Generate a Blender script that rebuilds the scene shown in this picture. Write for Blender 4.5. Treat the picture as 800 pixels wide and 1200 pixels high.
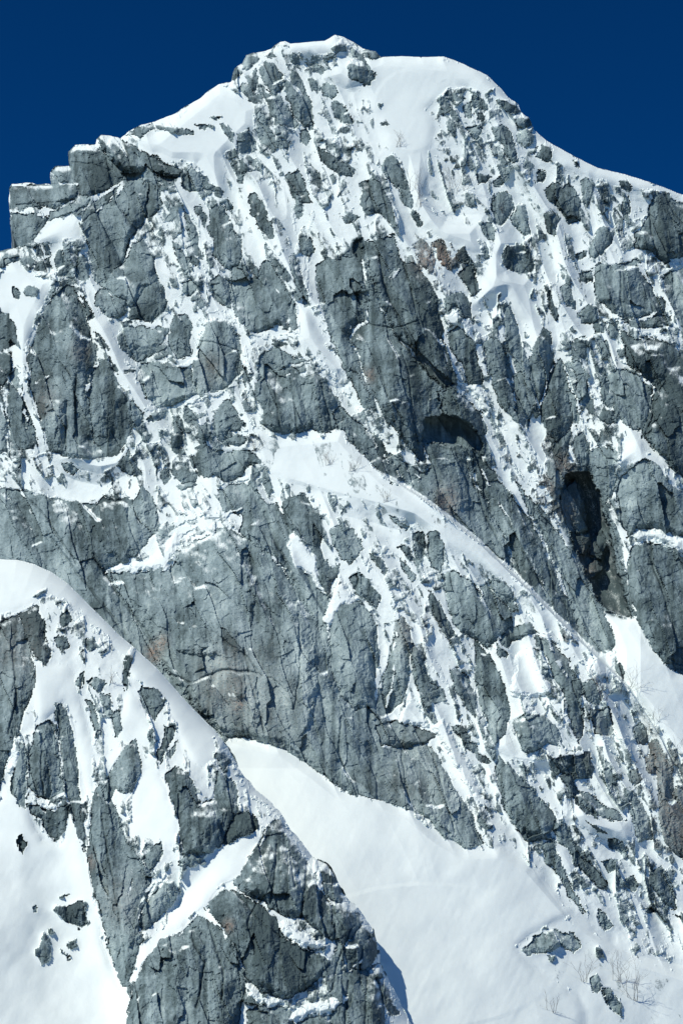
import bpy, math, random, re
import numpy as np

# ------------------------------------------------------------------ camera, sky, sun, exposure
scene = bpy.context.scene
for o in list(bpy.data.objects):
    bpy.data.objects.remove(o)
COL = scene.collection
PITCH = math.radians(24.0)
FOV = math.radians(24.0)
D = 600.0 / math.tan(FOV / 2)          # distance of the reference plane, in picture units
K = 0.30                               # metres in one picture unit
CAM = np.array([0.0, 0.0, 1.7])
FWD = np.array([0.0, math.cos(PITCH), math.sin(PITCH)])
UPV = np.array([0.0, -math.sin(PITCH), math.cos(PITCH)])
RGT = np.array([1.0, 0.0, 0.0])

cam_data = bpy.data.cameras.new("camera")
cam = bpy.data.objects.new("camera", cam_data)
COL.objects.link(cam)
cam.location = CAM
cam.rotation_euler = (math.pi / 2 + PITCH, 0, 0)
cam_data.sensor_fit = 'VERTICAL'
cam_data.sensor_height = 36
cam_data.lens = 18 / math.tan(FOV / 2)
cam_data.clip_start = 0.5
cam_data.clip_end = 30000
scene.camera = cam

SUN_EL, SUN_AZ = math.radians(46), math.radians(50)     # sun behind the camera's left shoulder
world = bpy.data.worlds.new("World")
scene.world = world
world.use_nodes = True
wn = world.node_tree
sky = wn.nodes.new('ShaderNodeTexSky')
sky.sky_type = 'NISHITA'
sky.sun_disc = False
sky.sun_elevation = SUN_EL
sky.sun_rotation = math.pi + SUN_AZ
sky.altitude = 3000
sky.air_density = 0.9
sky.dust_density = 0.0
sky.ozone_density = 4.0
hsv = wn.nodes.new('ShaderNodeMix'); hsv.data_type = 'RGBA'; hsv.blend_type = 'MULTIPLY'
hsv.inputs['Factor'].default_value = 1.0
hsv.inputs[7].default_value = (0.02, 0.43, 0.84, 1)        # deep polarised mountain sky
tc = wn.nodes.new('ShaderNodeTexCoord'); sx = wn.nodes.new('ShaderNodeSeparateXYZ')
wn.links.new(tc.outputs['Generated'], sx.inputs[0])
mrz = wn.nodes.new('ShaderNodeMapRange'); wn.links.new(sx.outputs['Z'], mrz.inputs[0])
mrz.interpolation_type = 'SMOOTHSTEP'
mrz.inputs[1].default_value = 0.25; mrz.inputs[2].default_value = 0.68; mrz.inputs[3].default_value = 1.18; mrz.inputs[4].default_value = 0.62
grad = wn.nodes.new('ShaderNodeVectorMath'); grad.operation = 'SCALE'
wn.links.new(hsv.outputs[2], grad.inputs[0]); wn.links.new(mrz.outputs[0], grad.inputs['Scale'])
bg = wn.nodes['Background']
wn.links.new(sky.outputs[0], hsv.inputs[6])
wn.links.new(grad.outputs[0], bg.inputs[0])
bg.inputs[1].default_value = 0.115

sun_data = bpy.data.lights.new("sun", 'SUN')
sun_data.energy = 4.3
sun_data.angle = math.radians(0.5)
sun_data.color = (1.0, 0.975, 0.87)
sun = bpy.data.objects.new("sun", sun_data)
COL.objects.link(sun)
sun.location = (-300, -300, 500)
sun.rotation_euler = (math.pi / 2 - SUN_EL, 0, -SUN_AZ)

scene.view_settings.view_transform = 'Standard'
scene.view_settings.look = 'None'
scene.view_settings.exposure = 0.0
scene.view_settings.gamma = 1.0

# ------------------------------------------------------------------ traced layout of the face
# kind height | label / >parentkey / - (piece of the mountainside) | key | points (x y ...)
ROCKS = """
W 4|broad dark wall left of centre, below the snow shelf and above the near ridge|lw|-60 560 0 572 30 576 70 584 115 590 150 584 180 590 186 605 182 625 160 652 140 662 128 664 122 672 134 668 160 720 195 780 230 835 268 864 255 885 200 840 150 780 100 730 60 690 0 680 -60 680
W 7|tallest smooth grey wall in the middle with water streaks, above the long snow gully|mw|130 672 165 668 200 666 206 645 235 630 262 616 285 630 320 650 333 668 347 692 362 716 385 742 388 780 395 812 440 832 446 852 470 876 500 870 515 890 530 920 555 960 566 990 545 994 515 977 500 957 475 947 430 936 400 926 370 902 330 876 290 866 262 864 225 825 180 770
W 9|dark broken rock band running down beside the diagonal snow shelf|mb|255 575 285 565 300 575 312 590 325 590 332 605 350 640 372 662 382 690 386 722 380 740 360 715 345 690 330 660 300 640 280 625 285 605 262 598
S 12|long thin slab leaning over the top of the streaked grey wall|-|330 590 345 580 358 578 372 600 380 622 376 642 387 665 400 660 384 700 368 662 345 632 332 610
W 14|great central pillar, upper slab with a long crack and a dark underside|cp|428 284 445 278 460 275 467 290 471 305 486 310 499 322 509 345 514 370 521 400 529 425 537 452 520 450 500 434 482 412 470 400 458 380 445 355 434 325
W 6|lower half of the great central pillar above the square roof|cq|428 300 434 328 446 360 460 385 472 402 492 427 512 447 532 454 546 466 561 480 567 505 556 515 535 512 512 512 497 516 500 545 490 538 470 512 455 495 444 478 433 455 428 440 420 420 410 395 418 385 430 378 432 340
S 34|blocky overhang jutting over the shadowed square roof of the central pillar|ob|512 458 532 454 546 466 561 480 570 503 564 515 548 500 520 490
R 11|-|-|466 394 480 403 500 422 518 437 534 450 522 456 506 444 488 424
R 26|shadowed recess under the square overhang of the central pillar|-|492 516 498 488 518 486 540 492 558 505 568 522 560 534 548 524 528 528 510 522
V 6|long streaked slab directly below the square roof, beside the diagonal arete|ks|497 518 512 520 540 522 552 560 580 610 592 640 603 672 590 690 540 640 500 600 470 575 490 560 505 548
V 9|middle slab of the long wall above the diagonal arete, between two snow cracks|-|552 526 562 532 590 570 616 602 638 640 650 670 665 702 682 745 670 765 596 690 604 666 592 632 572 597 556 560
V 13|tapering buttress ending at the top of the right snow gully|-|600 560 630 592 655 625 674 658 692 690 711 725 721 754 706 782 680 765 672 720 668 705 655 670 640 638 620 602
W 6|dark left flank of the great central pillar, under thin snow streaks|-|368 310 380 302 400 302 415 300 424 310 428 340 426 375 412 385 408 395 418 420 428 445 440 462 436 478 420 462 400 425 385 390 374 350
S 11|large leaning grey slab below the skyline overhang at upper left|ls|96 262 120 240 145 222 160 206 172 196 186 207 187 228 178 246 168 262 153 281 147 305 132 320 122 331 110 316 103 290
W 8|lower continuation of the leaning grey slab, above the diagonal snow gully|-|106 312 122 332 135 314 150 302 156 286 168 280 178 296 185 320 194 345 186 335 170 340 158 362 146 352 130 344 112 330
S 5|narrow tilted flake along the upper left edge of the leaning grey slab|-|94 260 98 249 109 236 136 221 143 217 131 232 112 250
S 8|pale square block at the far left of the skyline, upper of two|-|11 219 16 215 60 216 90 217 91 231 78 237 65 246 48 243 12 245
S 5|pale block at the far left of the skyline, lower of two|-|12 248 25 250 48 251 58 256 52 266 43 277 28 288 19 288 13 264
S 4|small pale block perched on the skyline between square block and dark tower|-|59 200 66 195 82 196 92 210 86 215 68 214
S 10|dark stacked tower on the left skyline under the pointed overhang|dt|81 178 88 170 112 169 119 177 128 184 140 192 152 201 142 215 118 226 96 232 90 219 84 205 80 190
S 28|long pointed dark overhang slab sticking out to the left on the skyline|-|113 163 118 158 130 160 153 166 165 176 190 188 214 199 210 205 182 203 165 199 142 200 131 190 122 178
S 3|>dt|-|82 173 96 170 112 171 115 179 95 182 84 182
S 5|rubble band between the pale square block and the leaning slab|-|58 250 75 243 92 233 107 229 102 241 88 248 66 256 54 262
R 18|-|-|142 202 165 200 185 204 210 206 200 214 172 208 150 214
B 7|-|-|165 206 172 192 186 205 188 214 180 218 169 214
S 6|-|-|174 215 183 218 190 242 184 252 173 256 171 238
C 4|-|-|40 283 46 285 51 300 44 297
C 4|-|-|49 283 56 286 61 300 54 299
C 4|-|-|24 302 30 296 44 304 38 314 24 309
C 4|-|-|45 306 60 301 62 317 54 321 40 318
B 5|-|-|64 302 72 293 84 312 80 323 66 323
C 4|-|-|76 290 82 282 88 295 84 299
C 4|-|-|90 302 99 297 106 312 105 330 91 326
S 6|dark flat rock on the skyline at the left edge of the picture|-|-60 299 0 294 25 289 23 303 10 311 0 313 -60 322
B 5|-|-|-5 318 7 316 2 325 -5 326
C 3|small dark rock alone in the left snow patch, left of two|-|14 336 19 338 23 344 23 350 16 347
B 4|small dark rock alone in the left snow patch, right of two|-|30 340 35 333 46 338 41 346 32 346
C 5|-|-|56 343 68 328 72 330 66 341 58 347
B 5|pale knob on the skyline above the summit crag|-|282 84 286 68 292 62 303 64 305 70 292 80
C 4|-|-|270 93 276 78 284 86 275 95
B 9|dark upper slab of the summit crag left of the highest point|sc|303 82 310 72 320 73 332 88 331 103 320 113 309 99
S 5|-|-|287 90 300 79 303 95 300 106 291 99
S 6|rounded rock at the lower left of the summit crag|-|278 102 286 95 297 104 307 113 308 123 291 117 281 107
S 6|pale lower block of the summit crag, pointing down into snow|-|303 98 312 107 328 113 341 130 350 147 344 153 330 146 318 134 309 114
S 9|long streaked right hand slab of the summit crag|-|333 97 341 82 350 84 360 108 366 130 368 152 356 149 345 136 335 116
C 4|-|-|310 61 320 59 325 67 314 69
C 4|-|-|338 62 344 60 350 67 352 78 342 71
C 4|-|-|358 73 370 74 383 82 377 86 362 80
C 3|-|-|378 68 384 72 391 84 383 79
B 4|-|-|360 91 368 90 374 100 373 109 364 104
B 6|smooth oval boulder in the snow just right of the summit crag|-|374 101 382 96 393 100 398 110 391 117 379 114
B 6|squat grey boulder below the smooth oval one near the summit|-|387 122 397 116 407 127 413 146 402 146 392 136
B 4|small pointed rock just under the highest snow bump|-|390 57 401 46 407 53 404 62 395 62
B 9|large dark boulder with a snow cap just below the highest point|-|407 78 412 70 420 72 430 78 437 91 434 100 425 99 414 94 408 85
C 5|thin dark rib running down behind the snow capped summit boulder|-|410 57 416 51 424 61 434 78 439 91 433 87 422 70 414 65
B 4|low pale rock on the skyline right of the highest point|-|422 60 428 57 440 60 446 68 435 69
C 2|-|-|443 119 447 122 448 129 444 125
C 2|-|-|444 145 452 142 456 147 448 148
B 6|slim upright pillar standing in the upper snow field|-|448 196 452 184 460 180 467 187 472 201 480 222 477 229 465 222 455 210
C 5|-|-|466 224 480 222 483 240 479 246 470 236
C 5|-|-|481 246 488 246 497 261 490 267 484 258
C 4|-|-|302 133 306 128 311 134 313 149 320 156 326 172 320 176 308 168 302 155
C 4|-|-|258 143 264 144 276 156 274 168 264 155
S 4|-|-|279 157 290 150 300 165 301 176 284 182 276 178
S 4|-|-|282 186 290 182 301 190 302 201 290 200 281 206
C 3|-|-|280 207 288 203 284 217 279 215
C 3|-|-|230 145 240 144 252 149 248 152 236 151
C 3|-|-|247 138 260 135 256 142
S 4|flat dark rock on the left skyline behind the pointed overhang|-|148 157 165 147 180 145 183 152 162 160
S 4|long flat pale rock in snow on the left shoulder below the skyline|-|183 145 205 147 227 152 226 158 200 155 185 151
B 6|small triangular rock standing in snow right of the pointed overhang|-|211 217 225 193 232 200 239 216 235 223 220 224
C 4|-|-|236 214 250 216 252 222 240 220
C 4|-|-|249 222 258 218 265 228 259 233 250 229
C 4|-|-|350 155 357 150 366 162 360 172 352 165
S 6|-|-|370 174 384 178 400 188 416 196 412 206 398 204 380 193
S 5|-|-|335 206 348 198 358 214 366 238 356 240 342 230
C 4|-|-|358 191 366 192 376 205 379 223 368 216
C 3|-|-|330 160 338 168 336 179 328 172
S 8|ribbed block with a flat top beside the slim pillar of the upper snow field|-|422 216 435 208 447 215 456 232 464 266 455 262 445 250 432 252 423 240
B 4|-|-|401 253 410 250 421 254 414 263 405 262
R 9|-|-|415 284 426 279 426 299 414 302
C 5|-|-|410 325 420 330 433 352 428 360 418 352 410 338
B 5|cracked block on the right skyline, highest of the pile|-|582 117 590 115 601 119 605 118 611 130 603 135 594 131
B 6|-|-|603 141 612 135 621 140 622 146 612 152 605 152
B 8|dark boulder under a snow streak on the right skyline|-|606 154 614 153 623 147 626 160 616 174 607 168
S 7|dark tall block left of the right skyline pile|-|576 151 589 146 598 155 601 166 607 190 601 193 592 181 585 168 577 160
B 6|round boulder just below the right snow ridge|-|627 183 634 170 640 166 648 177 647 188 637 190
C 3|-|-|622 176 630 168 626 181
C 3|-|-|669 187 675 186 680 197 672 195
C 4|-|-|542 124 552 118 555 130 553 141 546 135
C 4|-|-|559 113 566 115 571 128 566 131 560 125
C 4|-|-|558 131 568 134 565 143 558 141
C 3|-|-|552 109 560 107 556 117 552 115
C 3|-|-|569 109 578 104 574 113 570 115
C 3|-|-|527 108 533 106 537 112 545 118 537 119 529 115
C 3|-|-|517 135 522 134 524 138 519 138
S 4|-|-|545 150 556 148 566 152 560 163 552 161
B 4|-|-|557 203 566 202 575 206 570 214 560 215
B 4|-|-|575 212 584 206 592 210 588 217 578 218
B 8|smooth egg shaped boulder left of a twin, below the right skyline pile|-|575 240 580 226 590 222 600 230 602 240 597 255 588 264 578 259
B 8|snow topped twin boulder right of the egg shaped one|-|598 256 606 237 614 242 620 258 621 276 612 274 601 263
S 5|-|-|564 262 574 261 581 273 578 284 569 279
S 6|-|-|638 222 646 214 655 214 661 222 654 231 650 240 640 232
S 8|dark cube like block with square joints under the right snow ridge|-|655 222 664 213 674 219 678 235 678 258 664 262 659 248 650 241
S 6|stepped wedge with two snow lines below the cube like block|-|637 248 645 245 657 256 653 262 651 277 642 273 637 262
S 6|narrow upright block under the right snow ridge|-|679 211 686 208 696 215 694 230 690 243 682 237
C 3|-|-|612 188 622 190 624 200 612 196
C 3|-|-|628 200 640 200 634 214 628 216
C 3|-|-|723 212 735 210 740 220 735 227 728 222
C 4|-|-|729 232 736 231 738 245 736 258 730 256
W 9|big fissured crag on the right edge just under the snow ridge|rc|759 240 768 226 778 226 795 238 810 240 850 245 860 305 800 300 778 309 768 302 760 292 745 290 743 272 750 268 757 255
S 5|>rc|-|743 273 754 270 765 276 768 290 762 293 745 290
B 8|rounded grey crag with snow behind it, above the streaked square face at right|-|690 291 694 276 704 264 714 265 719 275 716 286 706 297 697 306 691 303
W 9|square streaked face on the right with a snowy slanting top|-|696 313 704 307 712 312 730 306 744 302 756 318 762 335 765 345 780 352 780 368 742 373 728 374 712 362 698 350 695 330
S 5|low rock band beneath the square streaked face|-|730 377 770 368 785 371 785 382 760 385 745 387
W 6|smooth slab at the right edge beside the square streaked face|-|775 320 800 313 860 306 860 402 800 392 792 370 782 350
B 8|dark round boulder hanging below a snow streak, left of the square face|-|676 366 690 357 699 359 699 375 690 381 680 379
B 9|round grey boulder at the top of the narrow upper snow chute|-|588 300 594 288 606 284 620 292 625 310 620 320 608 323 593 316
C 5|-|-|678 319 692 315 693 328 686 334 678 330
S 5|-|-|655 336 665 331 671 345 673 361 664 359
C 5|-|-|640 336 646 345 654 374 650 378 641 362
C 3|-|-|620 341 627 338 625 352 620 350
C 3|-|-|674 299 688 293 686 302 676 306
S 4|-|-|692 378 702 372 710 380 708 390 696 390
S 4|-|-|714 380 722 378 726 390 722 400 714 396
W 8|tall knobbly slab with two bulges, between snow streaks at upper left|-|248 246 254 238 262 244 270 257 273 268 282 278 284 300 281 312 270 316 257 309 250 298 251 282 244 268
B 4|-|-|259 235 266 232 274 240 272 249 264 246
W 9|wide streaked slab above the round dome, under a white star shaped snow mark|-|274 312 284 314 292 328 302 326 305 308 314 304 322 312 331 330 341 348 347 365 352 383 344 388 325 381 308 390 292 394 278 372 270 345 271 325
S 6|-|-|246 330 256 320 268 330 272 345 270 362 258 358 247 348
S 5|-|-|290 231 300 224 308 240 318 262 322 281 314 281 300 262 292 246
C 4|-|-|212 242 220 252 232 281 239 306 233 305 222 280
C 5|-|-|338 300 346 298 352 320 363 359 357 360 348 340 340 320
C 4|-|-|200 280 208 285 220 305 226 320 218 315 206 300
C 4|-|-|228 242 236 240 242 256 240 268 233 258
C 4|-|-|346 225 352 228 356 250 350 258 345 245
S 4|-|-|350 281 365 276 370 292 362 300 352 296
S 4|-|-|214 330 226 326 232 340 224 348 215 342
C 3|-|-|218 302 226 300 234 308 228 314
S 8|upright oval slab leaning beside the round dome|-|199 386 206 370 218 369 226 385 225 400 224 418 210 421 200 416
B 11|smooth round dome with a thin vertical crack, snow ledge beneath it|-|241 379 252 372 270 377 280 391 283 418 281 438 266 455 246 465 231 463 226 446 226 425 232 405
W 7|brownish face left of and beneath the round dome|-|164 426 185 424 200 430 224 431 231 462 215 469 200 476 186 479 172 466 160 446
S 7|low sloping slab with fine cracks left of the upright oval slab|-|138 396 145 386 165 383 198 384 194 400 180 415 165 425 152 419 141 409
W 9|big blunt buttress on the left with a snow crack down each side|bl|57 356 68 343 78 334 86 336 92 350 100 362 107 385 112 410 114 422 108 442 104 460 106 482 112 500 110 516 124 535 105 537 75 536 62 528 55 515 46 490 40 465 33 450 36 435 33 415 38 400 46 385 51 372
S 7|pointed triangular slab on the right side of the blunt left buttress|-|111 430 122 418 130 430 140 450 147 463 154 478 156 500 149 520 140 533 122 535 110 515 105 482 103 465
S 3|>bl|-|33 420 40 400 47 378 57 386 64 410 68 418 60 440 48 440 36 434
S 6|dark rock cut by the left edge, beside the left snow streak|-|-60 368 0 362 10 368 18 385 20 400 10 410 0 411 -60 415
S 4|-|-|-60 420 0 414 17 414 14 430 8 445 0 458 -60 465
S 5|narrow dark slab between the left edge and the blunt left buttress|-|9 440 18 430 24 445 28 470 40 500 46 522 22 528 12 510 9 480
S 5|-|-|-60 465 3 462 8 490 10 530 0 533 -60 538
S 7|grey block with a forked snow line below the leaning grey slab|-|110 346 118 338 135 345 146 352 150 362 138 373 122 370 113 358
B 8|dark domed rock with slanting cracks left of the wide streaked slab|-|150 373 155 360 170 338 185 331 194 342 197 356 190 368 178 377 162 376
C 4|-|-|112 387 118 390 130 408 128 411 116 402
C 4|-|-|126 415 132 420 140 438 134 437
C 5|-|-|95 345 103 355 111 373 105 375 99 362
C 3|-|-|143 380 152 374 158 378 150 384
C 3|-|-|145 433 158 430 160 436 150 438
S 4|-|-|150 470 158 470 166 482 170 494 162 500 154 490
C 4|-|-|173 490 182 480 196 482 186 492 178 496
S 6|-|-|301 422 310 411 325 406 331 412 346 420 362 424 342 427 325 435 306 441 300 433
W 11|broad cluster of rounded slabs above the central snow shelf|br|299 452 306 441 320 436 332 430 346 433 356 441 370 436 380 442 386 455 396 470 412 497 404 503 385 505 375 510 365 504 340 508 330 510 318 505 305 496 310 481 302 470
S 5|>br|-|358 452 366 438 378 442 386 462 396 482 398 500 376 509 362 500 357 478
S 4|>br|-|306 496 311 482 320 472 330 480 334 508 318 505
S 7|upright grey block with a snow ledge across its foot, left of the central snow shelf|-|252 482 258 472 268 470 277 480 279 492 289 496 287 503 270 504 262 518 252 510 250 495
S 5|-|-|262 516 280 507 290 512 285 522 266 521
S 10|jumble of dark overhanging blocks below the upright grey block|-|224 537 240 521 256 529 275 527 298 530 307 543 291 545 285 555 271 566 250 557 235 559 228 549
S 5|-|-|198 550 214 546 234 556 230 567 215 566 204 560
S 5|-|-|206 569 225 563 233 569 214 575
C 4|-|-|283 470 289 466 295 480 288 481
S 5|-|-|283 431 290 427 297 445 288 456 284 446
C 4|-|-|316 403 325 399 338 404 325 408
C 4|-|-|216 487 225 482 239 486 236 491 222 490
S 4|-|-|200 488 210 487 216 510 213 531 203 531
S 4|-|-|233 500 242 492 246 510 238 520 232 512
S 5|small triangular rock in the snow band above the broad dark left wall|-|137 546 150 527 158 540 166 558 150 556
S 4|-|-|73 546 82 541 93 550 88 556 76 553
S 5|pale leaf shaped slab standing on the broad dark left wall|-|155 592 167 569 178 581 185 605 182 626 165 615 156 602
S 4|>lw|-|60 590 72 585 92 600 106 640 100 668 80 672 66 640
S 4|>lw|-|105 600 120 580 150 590 152 640 140 658 120 640
S 3|>lw|-|0 575 20 590 40 630 50 668 20 655 0 650
C 3|-|-|187 555 196 548 200 560 192 568
B 4|-|-|185 622 196 612 206 620 200 630 188 630
S 5|-|-|404 436 412 430 420 440 432 462 434 481 425 476 415 456
S 8|long narrow slab lying along the upper edge of the central snow shelf|-|396 476 415 493 438 508 455 530 471 562 466 570 448 556 428 536 400 506 388 488
S 6|rust brown block at the foot of the upper snow field, left of two|-|482 286 492 280 505 290 511 310 505 319 492 310 486 298
S 5|rust brown block at the foot of the upper snow field, right of two|-|507 286 517 280 525 299 529 319 519 312 512 300
B 5|-|-|534 296 544 287 550 299 548 306 538 309
S 6|split grey block with two upright fins right of the rust brown blocks|-|534 321 551 305 557 315 561 341 552 346 545 335
S 7|dark hooded rock over a pocket of snow right of the central pillar|-|519 352 535 340 548 345 553 365 556 381 545 372 531 359 521 368
S 7|-|-|524 391 540 380 555 400 562 430 567 451 550 452 542 431 530 412
S 9|tall smooth fin between two snow streaks right of the central pillar|-|565 403 578 394 592 408 598 430 606 460 616 502 600 490 585 474 575 445 568 425
S 8|long thin fin left of the forked crack|-|589 360 598 354 604 375 612 405 618 422 630 450 626 470 619 502 612 470 603 430 595 400
S 9|tongue of rock at the foot of the narrow upper snow chute|-|619 420 628 398 636 384 646 390 648 425 640 446 632 476 625 461 620 441
W 8|dark slab right of the forked crack, left of the broken gully|-|633 480 642 447 650 426 656 420 665 440 672 480 668 500 658 511 655 522 645 511 636 500
S 5|-|-|645 521 656 512 669 501 667 526 659 541 648 551
S 4|-|-|598 441 612 436 618 460 624 480 620 492 604 485 600 465
S 9|leaning grey slab with a snowy crest and a black right edge|-|711 439 724 431 745 438 766 456 761 480 753 505 735 500 722 486 712 461
B 7|-|-|700 486 705 478 718 479 722 492 715 499 702 493
W 7|largest smooth wall on the right, cut by the right edge|rw|727 386 745 396 768 396 785 404 800 413 860 411 860 575 800 562 770 531 752 513 758 490 768 456 750 438 733 426
S 4|>rw|-|752 512 760 480 772 455 790 430 860 430 860 570 800 555 770 528
W 8|dark blunt face below the leaning grey slab, with a chevron of snow on top|-|726 562 740 548 755 538 770 546 790 571 860 590 860 645 800 633 765 619 745 620 735 632 725 600 721 577
S 4|-|-|690 531 705 520 720 530 722 560 716 580 705 600 695 580
S 4|-|-|668 400 682 392 690 402 686 420 672 420
S 4|-|-|674 440 684 436 690 460 696 480 688 486 680 470
S 4|-|-|700 440 710 440 714 462 718 478 706 474
S 4|-|-|664 458 674 462 680 482 676 500 668 490
S 5|-|-|672 512 682 505 690 520 692 545 680 548 672 532
S 3|-|-|668 425 680 424 684 436 674 440
S 3|-|-|703 400 712 398 714 416 706 422
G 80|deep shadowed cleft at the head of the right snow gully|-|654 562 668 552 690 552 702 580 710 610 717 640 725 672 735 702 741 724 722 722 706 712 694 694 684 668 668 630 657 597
S 8 -18|tallest reddish block stacked on the left side of the dark cleft|-|656 576 672 562 681 580 687 600 689 621 673 626 661 600
S 8 -18|reddish block in the middle of the stack in the dark cleft|-|672 629 691 625 691 644 681 653 676 641
S 7 -24|dark grey block squeezed in the dark cleft beside the reddish stack|-|691 630 704 622 712 640 705 656 693 650
S 10 -22|square brown block lowest of the stack in the dark cleft|-|683 668 697 655 707 668 696 678 689 681
S 6|-|-|640 541 655 536 665 550 655 580 650 590 644 570
W 12|rounded buttress with a snow cap on the right edge above the right snow gully|-|739 642 756 634 780 642 800 656 860 672 860 806 800 791 780 781 762 756 748 731 738 700 735 670
S 7|-|-|386 621 400 615 418 625 426 645 411 661 400 655 388 640
S 6|-|-|409 676 418 670 432 680 445 700 440 713 425 701 412 690
W 9|bulging rib between snow streaks in the middle, above a small dark roof|-|394 706 420 705 440 728 443 760 441 790 439 826 415 833 397 815 386 780 388 742 383 728
S 11|pointed hanging slab right of the bulging rib|-|462 727 472 722 481 740 479 790 470 822 450 841 440 836 446 800 456 770
S 18|small dark roof below the bulging rib, undercut at its base|-|438 852 462 845 500 855 512 861 500 871 470 877 445 873
S 5|-|-|482 759 495 752 500 790 506 800 520 812 505 821 490 810 484 790
C 4|-|-|500 812 515 803 523 818 510 823
S 5|-|-|525 786 535 780 550 795 559 821 555 842 545 830 531 805
W 9|tall dark slab pointing down left of the square snow rimmed block|-|556 750 575 770 590 799 598 838 592 862 580 873 570 850 560 821 557 790
C 5|-|-|529 851 538 848 560 879 576 896 565 896 545 871
W 8|wide block rimmed by snow below the snow tongue|-|599 847 612 838 640 838 655 860 661 876 640 872 618 885 608 872
W 9|long slanting slab right of the snow tongue|-|626 744 645 750 665 770 678 800 681 830 686 850 680 871 668 850 660 812 650 800 640 772
S 8|-|-|500 625 512 621 520 638 519 655 515 671 506 666 500 645
C 5|-|-|484 625 495 622 497 640 490 666 486 655
C 5|-|-|466 640 475 640 488 660 480 659
C 5|-|-|468 654 480 665 488 676 484 681 471 668
S 4|-|-|455 602 462 605 479 618 475 623 460 613
S 4|-|-|431 648 448 655 455 668 450 673 440 663
W 7|patchy dark face on the diagonal arete above the snow tongue|-|517 671 535 668 548 680 560 690 568 684 580 700 600 716 600 740 584 750 570 760 550 746 535 736 525 716 520 691
S 6|-|-|574 680 590 682 602 692 602 716 588 706 573 690
S 6|-|-|503 690 512 700 530 735 541 756 530 756 515 736 505 716
S 8|dark arch of rock framing the top of the snow tongue|-|582 768 586 746 600 734 622 730 632 742 615 744 600 752 592 772
S 6|-|-|645 889 665 880 690 882 696 900 690 913 670 913 655 906
S 6|-|-|655 911 668 906 674 925 690 935 702 961 690 956 670 936
W 10|dark angular buttress above the right end of the lower snowfield|-|584 884 596 898 612 913 626 926 642 945 652 960 645 975 652 988 634 984 618 985 602 966 588 940 580 905
S 9|long dark blade of rock running down right, its point in snow|-|648 962 665 966 671 985 690 1010 706 1031 713 1043 700 1041 680 1021 665 996 652 985
S 7|thin dark blade beside the lower snowfield, left of the long one|-|637 991 645 985 655 1005 665 1030 687 1072 680 1066 665 1051 655 1026 640 1011
S 6|-|-|670 931 690 927 705 943 726 951 733 962 720 963 700 956 680 942
C 4|-|-|684 962 700 969 714 977 700 976
C 4|-|-|710 984 722 982 736 996 725 999 712 993
S 6|-|-|734 925 745 929 760 959 766 986 748 986 738 956
W 7|dark brown broken crag cut by the right edge, low on the slope|-|770 918 800 925 860 930 860 1015 800 1006 780 990 771 960
S 7|hooked dark rock low on the right slope with snow in its crook|-|759 1021 775 1015 785 1034 793 1066 780 1062 768 1046 758 1036
C 4|-|-|755 1061 765 1058 769 1070 758 1071
C 4|-|-|775 1063 785 1060 782 1076
C 4|-|-|788 1071 805 1075 802 1086
C 4|-|-|700 1065 710 1074 716 1086 708 1091 701 1079
S 6|-|-|690 831 715 829 719 850 712 862 695 861
S 5|-|-|740 851 755 845 761 870 751 876 745 869
S 8|curved brown edge rock above the right snow gully's lower end|-|759 870 770 865 786 900 792 942 776 936 765 900
S 4|-|-|755 886 768 882 768 905 758 906
B 5|small dark rock at the snow edge of the right gully, below the white hump|-|718 779 725 776 734 788 730 799 722 792
S 4|-|-|680 800 695 795 706 815 700 826 689 820
S 4|-|-|668 800 680 796 684 812 676 820
S 4|-|-|735 905 748 900 752 915 742 922
S 4|-|-|700 905 716 900 724 915 712 925
C 3|-|-|705 1010 722 1006 728 1018 712 1024
C 3|-|-|730 1030 742 1026 748 1044 736 1046
S 6|flat outcrop emerging from the lower snowfield near the bottom right|-|611 1113 625 1098 650 1089 671 1094 681 1110 671 1116 655 1110 640 1119 620 1119
C 4|-|-|697 1108 702 1105 708 1120 700 1121
B 4|-|-|689 1146 698 1140 707 1155 700 1164 692 1160
C 4|-|-|704 1160 715 1158 725 1174 731 1191 718 1186 708 1172
C 3|-|-|640 1122 652 1119 648 1127
S 7|>mw|-|206 762 212 738 222 728 236 738 248 752 275 762 288 762 270 770 240 768 215 766
S 5|>mw|-|222 800 262 786 300 792 306 830 302 862 262 862 240 838
S 5|>mw|-|206 650 235 634 262 620 290 634 300 690 296 740 262 748 232 726 212 700
S 4|>mw|-|330 700 352 708 366 740 372 800 362 850 345 870 330 860 326 790
S 4|>mw|-|505 892 528 920 552 960 560 988 540 988 516 970 502 940
S 5|>cp|-|430 300 444 300 452 345 470 385 500 430 520 448 500 432 478 408 455 375 436 325
S 5|>cp|-|478 318 498 324 508 345 516 390 530 448 512 440 498 400 488 350
S 5|>cq|-|440 440 462 436 480 470 492 520 490 536 470 508 448 478
S 4|>bl|-|72 345 90 345 102 385 108 415 100 450 84 455 76 410
S 4|>bl|-|50 470 76 468 78 530 66 528 56 505
S 4|>rw|-|735 402 765 404 782 430 770 452 752 436 735 422
S 4|>rc|-|778 232 796 242 820 250 830 300 806 296 788 262
"""
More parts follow.
